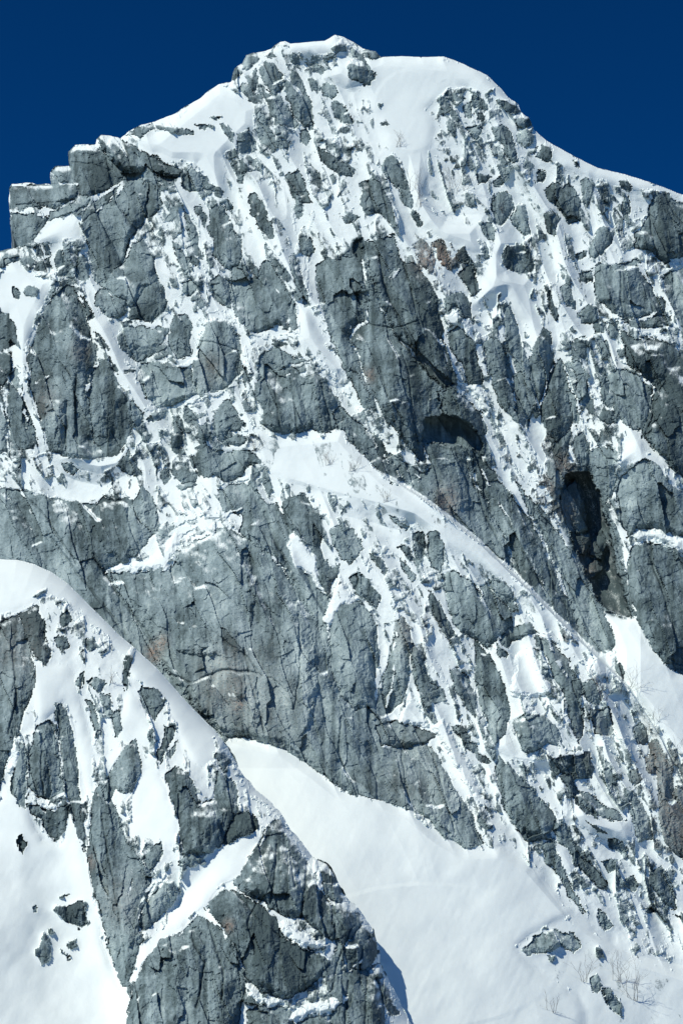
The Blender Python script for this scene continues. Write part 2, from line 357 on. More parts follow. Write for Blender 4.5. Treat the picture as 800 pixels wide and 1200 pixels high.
# snow zones: level | label or structure zone name | points ('+' label = a snow patch that is a thing, '=' zone name)
SNOW = """
7|=|430 70 446 64 560 76 604 118 606 140 580 117 548 104 525 104 500 130 512 145 505 175 500 230 520 262 560 262 566 300 520 285 497 264 482 240 470 190 455 175 440 140 422 104 405 104 385 90 395 66
6|=|160 162 182 158 256 96 280 106 300 126 298 150 262 185 266 240 255 236 232 190 200 190 175 178
6|=|326 46 392 38 410 52 404 66 388 64 360 66 340 60
6|=|620 156 700 194 760 212 860 230 860 240 785 228 740 222 700 212 660 198 640 184
6|=|580 262 600 285 588 300 592 318 622 324 630 345 640 400 627 422 612 380 592 345 560 352 570 320 575 290
6|=|-60 320 20 306 45 320 66 326 58 345 42 378 32 410 32 452 28 470 22 440 20 400 10 366 -60 364
6|=|42 279 60 266 96 246 98 266 96 280 70 282 45 286
4.3|=|104 345 115 372 126 378 135 396 146 430 166 452 186 490 202 512 188 506 165 482 150 462 140 442 128 416 112 386
4.2|=|300 500 330 512 370 508 400 505 430 537 455 560 470 571 500 590 560 634 625 696 600 690 560 664 520 640 480 612 440 592 400 582 360 570 320 560 300 540
4.4|=|352 360 362 362 380 400 402 432 396 442 370 422 350 400
8|=|705 712 725 722 742 726 762 757 792 787 860 806 860 905 800 890 770 850 742 818 722 790 722 762
9|=|255 866 330 876 370 902 400 926 480 949 515 979 545 996 585 994 622 1012 672 1070 640 1086 604 1108 622 1132 680 1170 700 1300 250 1300 200 1000
4.3|=|604 1108 640 1086 672 1070 740 1118 860 1160 860 1300 700 1300 680 1170 622 1132
7|+tall pointed snow patch standing against the rock right of the streaked grey wall|379 728 385 705 398 671 408 690 421 701 402 712 385 740
6|+forked snow patch lying on the dark band above the streaked grey wall|336 628 346 621 358 634 374 652 376 680 384 698 376 696 364 678 352 668 342 672 338 650
7|+small white cushion of snow on a ledge low on the streaked grey wall|262 812 268 808 282 805 291 820 270 824
7|+curved snow ledge under the pale leaf shaped slab|128 668 150 660 170 656 192 642 204 620 216 624 207 650 200 667 170 670 132 672
7|+square topped snow tongue framed by the dark rock arch|602 768 612 762 626 758 634 780 645 800 649 812 620 818 598 816 600 790
6|+snow wedge above the small dark roof|468 836 480 808 498 832 502 852 480 848 466 848
6|+long snow streak right of the pointed hanging slab|505 852 520 842 546 884 562 920 577 952 560 944 535 900
6|=|578 876 594 852 606 884 640 888 660 880 672 884 640 896 600 890
8|+thick snow cap on the rounded buttress at the right edge|740 624 765 618 800 632 860 646 860 664 800 652 775 638 745 632
7|+bright snow pocket right of the square overhang|547 452 560 450 577 470 579 498 567 488 556 468
6|=|680 938 700 955 735 963 746 986 720 986 690 976 670 958
6|=|650 988 664 994 676 1022 666 1026 654 1004
8|+rounded white hump of snow beside the top of the lower right gully|690 775 700 764 712 760 722 768 722 782 712 796 698 798 688 788
6|=|72 538 82 522 92 520 110 536 136 538 150 524 140 546 120 556 98 552 80 545
6|+small snow patch on a shelf low left of the angular block|520 370 535 362 553 382 556 402 540 382 525 384
6|=|528 480 540 490 552 520 545 524
5|=|735 500 748 506 756 530 775 545 800 570 780 566 760 545 742 540 728 548 715 545 738 520
"""
# snow strokes: width amp | polyline
STROKES = """
6 6|205 614 230 602 258 606
5 6|262 600 268 620 286 634
5 6|198 628 225 620 246 624
5 6|300 640 318 652 334 664
4 6|345 650 352 640 368 655
5 6|10 600 28 612 34 630
3.2 7|200 424 214 430 226 424 230 405 240 378
3 7|160 480 190 480 225 470 262 458 285 436
2.5 6|245 364 262 366 290 392 330 396 352 392
2 6|100 462 104 450 110 436 114 424
2 5|58 392 62 400 67 412
3 6|20 440 28 480 34 500 44 530
2 6|0 470 6 500 12 530
1.8 5|44 448 60 436 72 434
1.6 5|128 345 136 356 138 364
2 5|97 262 118 243 143 222
2 6|12 248 30 249 48 251
1.6 6|14 216 60 216 90 216
1.3 5|84 170 112 168
3 6|714 428 725 424 745 436 766 454
3 6|700 380 720 372 745 378 770 366
4 7|775 318 800 308 860 298
4 7|726 380 745 392 768 392 790 402 820 408
3 5|760 330 752 318 745 302
1.6 6|655 300 651 350 654 400 668 450 684 500 697 540 688 590
1.8 6|664 380 682 430 698 470
2.5 5|571 470 600 515 630 560 655 605 690 680
2 5|598 440 605 490 630 545 640 575
2 5|518 400 524 420 540 450 560 480
1.5 4|455 330 470 310 472 300
1.6 5|600 545 640 590 655 610
1.6 5|560 545 590 600 608 630 640 690
1.5 4|404 370 414 395 424 400
3.5 6|370 420 400 450 430 490 470 540 500 570
3 5|330 392 345 388 360 395
2.5 6|262 505 280 502 290 504
2 6|440 700 460 740 462 790 450 830
3 6|455 690 465 720 462 760
4 6|490 740 510 780 530 815 545 850 560 880
2.5 5|560 690 590 760 600 770
3 6|620 720 650 750 690 780
4 6|580 650 620 690 660 730 700 775
2.5 5|640 745 650 770 670 800
4 6|650 860 662 885 680 880
2.5 5|700 860 720 880 740 900
2.5 5|690 880 720 930 745 950
3 5|720 860 745 880 758 920
1.6 5|208 640 222 650 235 658
1.4 5|210 677 224 677
1.4 5|200 692 212 680
3 5|192 705 200 716 206 722
2 5|262 612 278 622 300 634 318 650 330 662
3 6|262 605 270 600 285 596
2 5|230 560 250 572 262 566 290 560
3 5|0 532 30 536 60 530
3 5|20 560 30 590 36 612
2 5|88 620 96 632 102 648
2 6|108 640 118 648 124 668
2.5 6|270 788 280 787
2 6|418 480 440 520 470 560
2.2 5|335 440 350 436 368 434 390 450 402 474
1.6 5|322 488 330 480 340 486
3 5|285 400 292 440 290 470 300 500
2.5 5|226 250 236 290 244 330
3 5|340 240 350 290 362 350
2.5 5|302 210 310 235 324 270 332 300
3 5|320 330 336 360 344 400
2.5 6|366 250 356 300 360 340
2 5|352 396 350 380 344 350 336 320
1.4 6|310 350 316 358 320 352
"""
# dark cracks: width depth | polyline
CRACKS = """
2 6|445 300 448 330 460 360 470 380 480 400 500 425 520 445
1.6 5|472 310 480 330 486 360 492 380
1.4 4|432 380 460 385 490 376
3 8|470 398 490 420 510 440 520 448
1.6 4|470 410 480 440 482 480 490 520
1.4 4|445 430 452 460 470 490
3 9|648 425 644 440 634 470 631 500
2 5|622 430 628 455 630 480
1.4 4|256 395 257 420 258 440
1.2 4|230 400 250 400 280 412
2 5|78 470 78 500 77 520
1.6 4|90 440 88 480 92 530
3 8|325 590 335 610 345 640 352 660 370 700 385 725
2.5 7|310 600 325 640 345 680 362 716
2 6|60 630 90 670 130 720 170 780
2.5 7|110 650 140 700 170 740 200 790
2 5|150 780 140 700 122 672
2 5|200 790 225 800 262 784 300 788 306 792
1.6 4|262 750 290 770 300 785
2 5|410 640 420 680 412 700
1.4 4|350 720 352 780 345 830
1.6 4|285 760 300 820 310 860
1.6 4|400 840 396 880 410 920
1.4 4|470 880 474 910 480 940
1.4 4|508 890 520 930 532 975
1.6 4|552 560 570 610 600 660
1.6 4|585 590 610 640 640 700
1.6 4|628 610 650 650 672 700 690 740
2 5|640 660 650 690 668 720
2 5|735 420 745 445 752 460
2 6|764 456 766 480 756 508
2 6|776 350 784 370 790 384
1.6 5|760 240 762 270 770 300
1.6 5|778 228 790 250 800 262
1.6 4|728 320 727 350 730 372
1.4 4|760 340 765 370
1.6 4|760 650 775 690 790 740
1.6 4|324 437 323 470 330 508
1.4 4|340 436 344 470 348 508
1.4 4|376 446 384 480 390 504
1.6 4|598 750 606 800
1.6 4|438 740 440 800
1.4 4|690 570 700 600 700 630
1.6 5|146 250 160 270 150 290
2.5 7|152 282 147 300 142 312
1.6 5|320 80 326 100 340 120 345 150
2 5|312 105 322 112 332 102
2 5|640 300 646 390
1.4 4|556 320 557 345
1.4 4|430 212 440 250
1.4 4|448 220 456 262
1.4 4|20 240 50 238 88 234
1.4 4|85 190 110 192 130 200
1.5 5|18 570 50 600 90 660
"""
# same three for the nearer ridge at lower left
ROCKS2 = """
W 7|tall rock face at the left edge of the near ridge below its snow crest|fa|-60 716 0 728 20 721 28 735 38 760 42 790 40 812 30 832 18 872 5 900 -2 940 -60 950
S 7|narrow upright slab under the snow crest of the near ridge at left|-|20 719 45 708 50 725 55 745 61 770 55 781 42 770 36 755 28 735
S 9|smooth round ended slab framed by snow on the near ridge at left|-|42 851 58 842 66 850 70 900 76 930 60 938 45 935 33 925 32 890 40 870
S 7|long narrow rib running down beside the round ended slab|-|64 826 74 822 80 840 91 880 93 930 98 970 101 1002 88 970 78 930 72 890 68 860
S 5|blunt rock tooth hanging into the lower left snow|-|32 942 60 946 80 945 76 975 67 986 53 976 47 960 36 955
S 5|-|-|14 866 30 872 32 930 28 950 15 930 14 905 20 885
W 11|long tapering buttress ending in a point beside the lower left snow|-|101 1002 105 970 108 935 118 918 132 935 141 960 151 990 166 1010 179 1030 170 1060 163 1080 168 1100 160 1126 151 1155 142 1156 135 1130 125 1100 115 1060 106 1030
S 7|-|-|145 880 160 864 164 885 166 905 150 930 135 925 128 941 120 930 130 905 138 890
C 4|-|-|39 698 46 692 56 688 56 692 45 698
S 6|dark block in the snow near the middle of the near ridge crest|-|160 812 170 804 185 806 193 820 190 830 180 846 172 835 165 820
S 5|-|-|190 850 205 850 206 862 196 880 187 896 185 880 192 865
C 4|-|-|196 884 210 867 208 878 200 891
C 3|-|-|174 852 179 850 179 870 173 868
C 4|-|-|147 770 156 757 159 762 152 790 148 810 144 800
S 8|black block breaking the crest of the near ridge|-|251 862 265 866 275 880 286 898 270 895 262 906 252 885
W 10|V shaped grey rock wall pointing down to the small ledge of the near ridge|vr|193 908 206 900 222 905 235 940 250 935 256 900 266 905 273 915 281 932 279 950 266 980 250 1000 225 1000 214 1004 212 980 206 950 198 926
S 4|>vr|-|222 960 235 942 250 938 262 950 258 975 244 998 228 998
S 7|dark wedge right of the V shaped wall, under the crest of the near ridge|-|258 987 275 955 290 950 301 960 303 968 285 979 262 991
C 5|small flat rock at the foot of the V shaped wall|-|207 1012 225 1001 240 1003 243 1010 228 1017
W 9|steep crag below the crest at the right end of the near ridge|rk|275 1032 290 1005 305 984 318 962 330 956 341 975 352 998 365 1020 378 1040 390 1060 402 1080 388 1104 375 1092 355 1076 330 1074 300 1052 282 1046
S 4|>rk|-|330 990 345 1000 352 1030 356 1060 340 1070 326 1050
S 4|>rk|-|285 1040 300 1015 318 985 322 1010 312 1046 296 1050
S 6|upright tooth on the skyline of the near ridge, beside a sliver of snow|-|375 1018 380 1008 391 1020 402 1045 402 1058 386 1052 378 1036
W 12|large rounded dark face low on the near ridge between two snow ledges|-|240 1062 262 1042 290 1050 325 1076 332 1096 352 1110 376 1118 386 1127 375 1146 345 1168 330 1173 305 1161 290 1146 280 1120 270 1100 255 1080
S 8|rounded block on the outer edge of the near ridge, lower right|-|404 1112 418 1086 432 1083 442 1105 441 1125 427 1141 415 1146 405 1131
W 6|splintered dark foot of the near ridge at its lower right end|sf|384 1150 395 1142 428 1136 446 1126 448 1145 450 1200 470 1300 385 1300 388 1200
S 4|>sf|-|430 1140 446 1130 447 1200 452 1300 434 1300 430 1200
S 6|-|-|388 1062 408 1056 426 1080 405 1106 398 1140 378 1146 392 1112
W 9|dark broken base of the near ridge below the diagonal snow ramp|db|150 1182 160 1150 172 1122 190 1102 210 1095 235 1072 255 1085 270 1105 282 1135 290 1150 286 1166 280 1200 290 1300 150 1300
S 4|>db|-|190 1110 212 1098 232 1084 240 1110 236 1150 214 1180 196 1150
S 4|>db|-|240 1160 262 1120 276 1130 284 1160 268 1200 245 1195
S 6|-|-|290 1187 300 1177 320 1179 342 1184 343 1196 336 1300 290 1300
S 6|-|-|348 1197 380 1191 392 1202 382 1300 345 1300
B 9|dark smooth wedge rising left of the diagonal snow ramp|-|165 1072 175 1050 190 1035 205 1032 207 1050 200 1062 181 1082 170 1093 164 1086
S 5|-|-|168 1002 188 985 191 1000 177 1021 170 1013
C 4|thin dark rock standing alone in the lower left snow|-|20 981 26 977 31 989 28 1003 22 996
B 6|widest of the rocks poking out of the lower left snow|-|61 1067 66 1060 80 1062 92 1056 102 1059 102 1069 105 1082 96 1089 84 1084 70 1073
B 5|pointed kite shaped rock in the lower left snow|-|42 1113 52 1091 57 1094 61 1106 61 1119 50 1131 44 1121
C 4|small square rock in the lower left snow between kite shaped and widest rocks|-|79 1105 91 1101 90 1111 82 1113
C 2|-|-|71 1112 75 1113 86 1124 84 1127
C 2|-|-|66 1053 74 1048 82 1046 78 1050
C 2|-|-|39 1062 43 1060 44 1068 40 1069
C 2|-|-|56 1089 62 1087 65 1094 59 1094
S 4|-|-|130 840 140 830 146 850 138 866
S 4|-|-|100 800 112 792 126 800 116 812
S 3|-|-|96 752 108 745 116 758 104 764
S 3|-|-|70 722 80 716 86 730 74 736
S 4|-|-|100 820 110 824 118 850 112 856
S 4|-|-|118 812 130 816 134 838 122 836
S 4|-|-|64 748 74 742 82 756 72 764
S 4|-|-|92 790 100 786 98 808 90 802
S 4|-|-|442 1145 452 1146 462 1168 468 1190 456 1190 448 1170
"""
SNOW2 = """
8|=|-60 640 0 650 40 655 84 680 118 712 165 755 228 826 266 866 262 884 240 900 226 896 212 870 194 824 170 802 156 796 150 778 122 742 92 712 60 698 20 716 0 722 -60 714
7|=|34 772 60 783 80 774 90 800 100 840 106 862 112 900 108 940 101 952 96 900 86 850 76 820 62 838 42 850 40 820
7|=|138 862 150 812 162 818 178 850 178 880 160 868 146 876
9|=|-60 952 -2 940 8 912 16 928 32 950 50 985 70 992 80 952 95 975 105 1030 118 1090 130 1130 142 1160 155 1165 150 1190 152 1300 -60 1300
7|=|222 1016 258 992 300 970 312 958 306 985 286 1020 275 1030 256 1040 240 1060 215 1082 195 1102 172 1122 158 1142 168 1106 190 1090 212 1052 210 1022
8|+bright snow ledge across the large rounded dark face|326 1082 335 1077 350 1088 384 1107 384 1112 366 1113 345 1106 328 1092
8|+small snow patch beneath the large rounded dark face, left of two|288 1150 296 1154 310 1166 334 1175 318 1182 300 1176 289 1168
8|+long low snow patch at the bottom of the near ridge, right of two|332 1196 345 1182 380 1172 402 1164 409 1168 392 1186 362 1192 345 1200
8|+curved snow band under the round ended slab|32 926 44 936 60 941 78 934 80 944 62 950 44 944
7|+crescent of snow left of the round ended slab|16 866 25 860 24 885 16 905 12 912 6 900
6|=|186 895 160 900 150 940 150 980 185 985 210 1000 210 960 196 920
6|+sliver of snow beside the skyline tooth of the near ridge|366 1006 373 1004 376 1030 380 1044 373 1044
"""
STROKES2 = """
3 6|282 930 300 935 318 950
2.5 5|262 905 285 920
3 6|178 1150 164 1168 152 1185
2 5|150 1010 158 1030 150 1050
2.5 6|206 1010 190 1030 170 1045 162 1080
2 5|180 1055 168 1070
3 6|110 870 104 900 104 960 102 990
2.5 6|80 940 84 960 90 985
3 5|225 850 240 880 250 900
2 5|20 720 0 724
2 6|308 970 298 990 284 1018
2 5|316 965 306 990
1.6 5|410 1140 420 1130 435 1115
2 5|448 1140 455 1160 468 1185
"""
CRACKS2 = """
2.5 8|236 940 246 938
2 6|360 1010 356 1050 352 1075
1.6 5|305 1050 290 1080 300 1120
2 6|240 1065 250 1100 262 1140 260 1170
2.5 7|205 1010 180 1050
1.6 5|410 1090 395 1130 390 1160
1.6 5|400 1100 415 1085
2 6|425 1110 420 1140
2 5|430 1140 428 1200
2 5|408 1150 404 1200
1.6 5|340 1000 346 1040
1.6 5|325 990 322 1030 316 1060
1.5 4|15 760 20 820 10 860
1.6 4|50 860 48 900 52 935
1.5 4|120 960 130 1020 140 1080 150 1140
1.6 5|376 1040 392 1070 405 1090
1.6 5|276 1045 300 1075 330 1100
1.6 5|225 1100 240 1130 230 1180
"""

# ------------------------------------------------------------------ materials
def new_mat(name):
    m = bpy.data.materials.new(name); m.use_nodes = True
    nt = m.node_tree
    return m, nt, nt.nodes, nt.links, nt.nodes['Principled BSDF']

def mnode(nodes, op, a=None, b=None, clamp=False):
    n = nodes.new('ShaderNodeMath'); n.operation = op; n.use_clamp = clamp
    if a is not None: n.inputs[0].default_value = a
    if b is not None: n.inputs[1].default_value = b
    return n

def noise(nodes, links, vec, scale, detail=4, rough=0.6):
    n = nodes.new('ShaderNodeTexNoise'); n.inputs['Scale'].default_value = scale
    n.inputs['Detail'].default_value = detail; n.inputs['Roughness'].default_value = rough
    links.new(vec, n.inputs['Vector'])
    return n

def mountain_material():
    m, nt, N, L, P = new_mat("granite_and_snow")
    geo = N.new('ShaderNodeNewGeometry')
    pos = geo.outputs['Position']
    def attr(name):
        a = N.new('ShaderNodeAttribute'); a.attribute_name = name
        return a.outputs['Fac']
    # rock colour
    n1 = noise(N, L, pos, 0.09, 5, .6)
    n2 = noise(N, L, pos, 1.1, 6, .75)
    n3 = noise(N, L, pos, 3.2, 3, .8)
    mp = N.new('ShaderNodeMapping'); mp.inputs['Scale'].default_value = (0.8, 0.8, 0.05)
    L.new(pos, mp.inputs['Vector'])
    n4 = noise(N, L, mp.outputs[0], 1.0, 4, .6)
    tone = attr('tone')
    def madd(src, mul, add):
        a = mnode(N, 'MULTIPLY_ADD'); L.new(src, a.inputs[0]); a.inputs[1].default_value = mul
        if isinstance(add, (int, float)): a.inputs[2].default_value = add
        else: L.new(add, a.inputs[2])
        return a.outputs[0]
    f = madd(n1.outputs[0], 1.25, -1.375)
    f = madd(n2.outputs[0], 0.75, f)
    f = madd(n3.outputs[0], 0.65, f)
    f = madd(n4.outputs[0], 0.8, f)
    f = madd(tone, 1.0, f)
    ramp = N.new('ShaderNodeValToRGB'); L.new(f, ramp.inputs[0])
    cr = ramp.color_ramp
    cr.elements[0].position = 0.0; cr.elements[0].color = (0.055, 0.083, 0.088, 1)
    cr.elements[1].position = 1.0; cr.elements[1].color = (0.42, 0.50, 0.49, 1)
    e = cr.elements.new(0.3); e.color = (0.145, 0.197, 0.207, 1)
    e = cr.elements.new(0.6); e.color = (0.245, 0.315, 0.325, 1)
    rust = N.new('ShaderNodeMix'); rust.data_type = 'RGBA'
    rr = mnode(N, 'MULTIPLY'); L.new(attr('rust'), rr.inputs[0])
    rb = N.new('ShaderNodeMapRange'); rb.inputs[1].default_value = .38; rb.inputs[2].default_value = .66
    L.new(n2.outputs[0], rb.inputs[0]); L.new(rb.outputs[0], rr.inputs[1])
    L.new(rr.outputs[0], rust.inputs['Factor']); L.new(ramp.outputs[0], rust.inputs[6])
    rust.inputs[7].default_value = (0.30, 0.19, 0.13, 1)
    # snow mask
    ns = noise(N, L, pos, 2.6, 3, .7)
    sm = mnode(N, 'MULTIPLY_ADD'); L.new(ns.outputs[0], sm.inputs[0]); sm.inputs[1].default_value = 2.4
    sb = mnode(N, 'ADD', b=-1.2); L.new(attr('snow'), sb.inputs[0]); L.new(sb.outputs[0], sm.inputs[2])
    mr = N.new('ShaderNodeMapRange'); mr.inputs[1].default_value = -0.42; mr.inputs[2].default_value = 0.50
    L.new(sm.outputs[0], mr.inputs[0])
    # snow colour, slightly uneven
    sc = N.new('ShaderNodeMix'); sc.data_type = 'RGBA'
    nsn = noise(N, L, pos, 0.25, 5, .6); L.new(nsn.outputs[0], sc.inputs['Factor'])
    sc.inputs[6].default_value = (0.72, 0.785, 0.765, 1); sc.inputs[7].default_value = (0.78, 0.835, 0.81, 1)
    mix = N.new('ShaderNodeMix'); mix.data_type = 'RGBA'
    L.new(mr.outputs[0], mix.inputs['Factor']); L.new(rust.outputs[2], mix.inputs[6]); L.new(sc.outputs[2], mix.inputs[7])
    L.new(mix.outputs[2], P.inputs['Base Color'])
    P.inputs['Roughness'].default_value = 0.85
    P.inputs['Specular IOR Level'].default_value = 0.25
    # fine relief: strong on rock, faint on snow
    bs = mnode(N, 'MULTIPLY_ADD'); L.new(mr.outputs[0], bs.inputs[0]); bs.inputs[1].default_value = -0.26; bs.inputs[2].default_value = 0.38
    hgt = mnode(N, 'MULTIPLY_ADD'); L.new(n3.outputs[0], hgt.inputs[0]); hgt.inputs[1].default_value = .35; L.new(n2.outputs[0], hgt.inputs[2])
    bp = N.new('ShaderNodeBump'); bp.inputs['Distance'].default_value = 0.6
    L.new(bs.outputs[0], bp.inputs['Strength']); L.new(hgt.outputs[0], bp.inputs['Height']); L.new(bp.outputs[0], P.inputs['Normal'])
    return m

def valley_material():
    # unseen valley, made dark and patchy to cut light bounced into the rock's shadows
    m, nt, N, L, P = new_mat("dark_unseen_valley")
    geo = N.new('ShaderNodeNewGeometry')
    n = noise(N, L, geo.outputs['Position'], 0.12, 8, .7)
    r = N.new('ShaderNodeValToRGB'); L.new(n.outputs[0], r.inputs[0])
    r.color_ramp.elements[0].position = .50; r.color_ramp.elements[0].color = (0.035, 0.05, 0.04, 1)
    r.color_ramp.elements[1].position = .62; r.color_ramp.elements[1].color = (0.7, 0.76, 0.78, 1)
    L.new(r.outputs[0], P.inputs['Base Color']); P.inputs['Roughness'].default_value = 0.9
    return m

def plain_snow_material():
    m, nt, N, L, P = new_mat("valley_snow")
    geo = N.new('ShaderNodeNewGeometry')
    n = noise(N, L, geo.outputs['Position'], 0.05, 6, .6)
    r = N.new('ShaderNodeValToRGB'); L.new(n.outputs[0], r.inputs[0])
    r.color_ramp.elements[0].color = (0.72, 0.80, 0.84, 1); r.color_ramp.elements[1].color = (0.84, 0.9, 0.92, 1)
    L.new(r.outputs[0], P.inputs['Base Color']); P.inputs['Roughness'].default_value = 0.8
    return m

def twig_material():
    m, nt, N, L, P = new_mat("bare_twigs")
    geo = N.new('ShaderNodeNewGeometry')
    n = noise(N, L, geo.outputs['Position'], 2.0, 3, .6)
    r = N.new('ShaderNodeValToRGB'); L.new(n.outputs[0], r.inputs[0])
    r.color_ramp.elements[0].color = (0.10, 0.085, 0.075, 1); r.color_ramp.elements[1].color = (0.30, 0.27, 0.24, 1)
    L.new(r.outputs[0], P.inputs['Base Color']); P.inputs['Roughness'].default_value = 0.9
    return m

MAT = mountain_material(); SNOWMAT = plain_snow_material(); TWIG = twig_material()

# ------------------------------------------------------------------ noise and drawing tools (numpy)
def vnoise(x, y, seed):
    rng = np.random.RandomState(seed)
    tab = rng.rand(256, 256).astype(np.float32) * 2 - 1
    xi = np.floor(x).astype(np.int32); yi = np.floor(y).astype(np.int32)
    fx = (x - xi).astype(np.float32); fy = (y - yi).astype(np.float32)
    fx = fx * fx * (3 - 2 * fx); fy = fy * fy * (3 - 2 * fy)
    x0 = xi & 255; x1 = (xi + 1) & 255; y0 = yi & 255; y1 = (yi + 1) & 255
    a = tab[y0, x0]; b = tab[y0, x1]; c = tab[y1, x0]; d = tab[y1, x1]
    return (a + (b - a) * fx) * (1 - fy) + (c + (d - c) * fx) * fy

def fbm(x, y, scale, seed, octs=3, gain=.5):
    s = 0; a = 1.0; tot = 0
    for i in range(octs):
        s = s + a * vnoise(x / scale + 7.3 * i, y / scale + 3.1 * i, seed + i)
        tot += a; a *= gain; scale *= 0.5
    return s / tot

def blur(a, sg):
    r = max(1, int(3 * sg)); k = np.exp(-np.arange(-r, r + 1) ** 2 / (2 * sg * sg)); k = (k / k.sum()).astype(np.float32)
    for ax in (0, 1):
        p = np.pad(a, [(r, r) if i == ax else (0, 0) for i in (0, 1)], mode='edge')
        o = np.zeros_like(a)
        n = a.shape[ax]
        for i, w in enumerate(k):
            o += w * (p[i:i + n] if ax == 0 else p[:, i:i + n])
        a = o
    return a

def facets(x, y, scale, aniso, ang, seed, step, slope, want_cell=False):
    """broken planar blocks: every cell its own offset and tilt; also the distance to the joints"""
    a = math.radians(ang); ca, sa = math.cos(a), math.sin(a)
    u = (x * ca + y * sa) / scale; v = (-x * sa + y * ca) / (scale * aniso)
    rng = np.random.RandomState(seed)
    jit = rng.rand(2, 128, 128).astype(np.float32)
    off = (rng.rand(128, 128).astype(np.float32) * 2 - 1) * step
    gu = (rng.rand(128, 128).astype(np.float32) * 2 - 1) * slope * scale
    gv = (rng.rand(128, 128).astype(np.float32) * 2 - 1) * slope * scale * 1.2
    ui = np.floor(u).astype(np.int32); vi = np.floor(v).astype(np.int32)
    d1 = np.full(u.shape, 9.0, np.float32); d2 = d1.copy(); h = np.zeros(u.shape, np.float32); cell = h.copy(); cr_ = rng.rand(128, 128).astype(np.float32) * 2 - 1
    for j in (-1, 0, 1):
        for i in (-1, 0, 1):
            cu = (ui + i) & 127; cv = (vi + j) & 127
            du = u - (ui + i + .12 + .76 * jit[0][cv, cu]); dv = v - (vi + j + .12 + .76 * jit[1][cv, cu])
            dd = np.abs(du) * .55 + np.abs(dv) * .35 + np.sqrt(du * du + dv * dv) * .5
            hh = off[cv, cu] + gu[cv, cu] * du + gv[cv, cu] * dv
            m = dd < d1
            if want_cell: cell = np.where(m, cr_[cv, cu], cell)
            d2 = np.where(m, d1, np.minimum(d2, dd)); h = np.where(m, hh, h); d1 = np.where(m, dd, d1)
    return (h, (d2 - d1) * scale, cell) if want_cell else (h, (d2 - d1) * scale)

def pts_of(s):
    v = [float(t) for t in s.split()]
    return np.array(v).reshape(-1, 2)

def seg_dist(X, Y, P, closed=True):
    best = np.full(X.shape, 1e9, np.float32)
    n = len(P)
    for i in range(n if closed else n - 1):
        x0, y0 = P[i]; x1, y1 = P[(i + 1) % n]
        dx, dy = x1 - x0, y1 - y0; q = dx * dx + dy * dy + 1e-9
        t = np.clip(((X - x0) * dx + (Y - y0) * dy) / q, 0, 1)
        dd = (X - x0 - t * dx) ** 2 + (Y - y0 - t * dy) ** 2
        best = np.minimum(best, dd)
    return np.sqrt(best)

def chisel(X, Y, P, rng, soft=1.0):
    """height over a polygon whose every edge is its own bevel plane: gentle on top, steep below"""
    n = len(P); area = sum(P[i][0] * P[(i + 1) % n][1] - P[(i + 1) % n][0] * P[i][1] for i in range(n))
    best = np.full(X.shape, 1e9, np.float32); s = 1.0
    for i in range(n):
        x0, y0 = P[i]; x1, y1 = P[(i + 1) % n]; dx, dy = x1 - x0, y1 - y0; ln = math.hypot(dx, dy) + 1e-9
        nx, ny = (dy / ln, -dx / ln) if area > 0 else (-dy / ln, dx / ln)      # outward
        up = -ny
        want = (.28 + .3 * rng.random() if up > .3 else .9 + 1.3 * rng.random() if up < -.5 else (.35 + .5 * rng.random() if nx < 0 else .55 + .9 * rng.random()))
        s = .35 * s + .65 * want
        t = np.clip(((X - x0) * dx + (Y - y0) * dy) / (ln * ln), 0, 1)
        best = np.minimum(best, s * soft * np.sqrt((X - x0 - t * dx) ** 2 + (Y - y0 - t * dy) ** 2))
    return best

def inside(X, Y, P):
    c = np.zeros(X.shape, bool); n = len(P)
    for i in range(n):
        x0, y0 = P[i]; x1, y1 = P[(i + 1) % n]
        if y0 == y1: continue
        c ^= ((y0 > Y) != (y1 > Y)) & (X < (x1 - x0) * (Y - y0) / (y1 - y0) + x0)
    return c

class Field:
    pass

def window(F, P, m=8):
    i0 = int(max(0, (P[:, 1].min() - m - F.y0) / F.st)); i1 = int(min(F.ny, (P[:, 1].max() + m - F.y0) / F.st + 2))
    j0 = int(max(0, (P[:, 0].min() - m - F.x0) / F.st)); j1 = int(min(F.nx, (P[:, 0].max() + m - F.x0) / F.st + 2))
    return slice(i0, i1), slice(j0, j1)

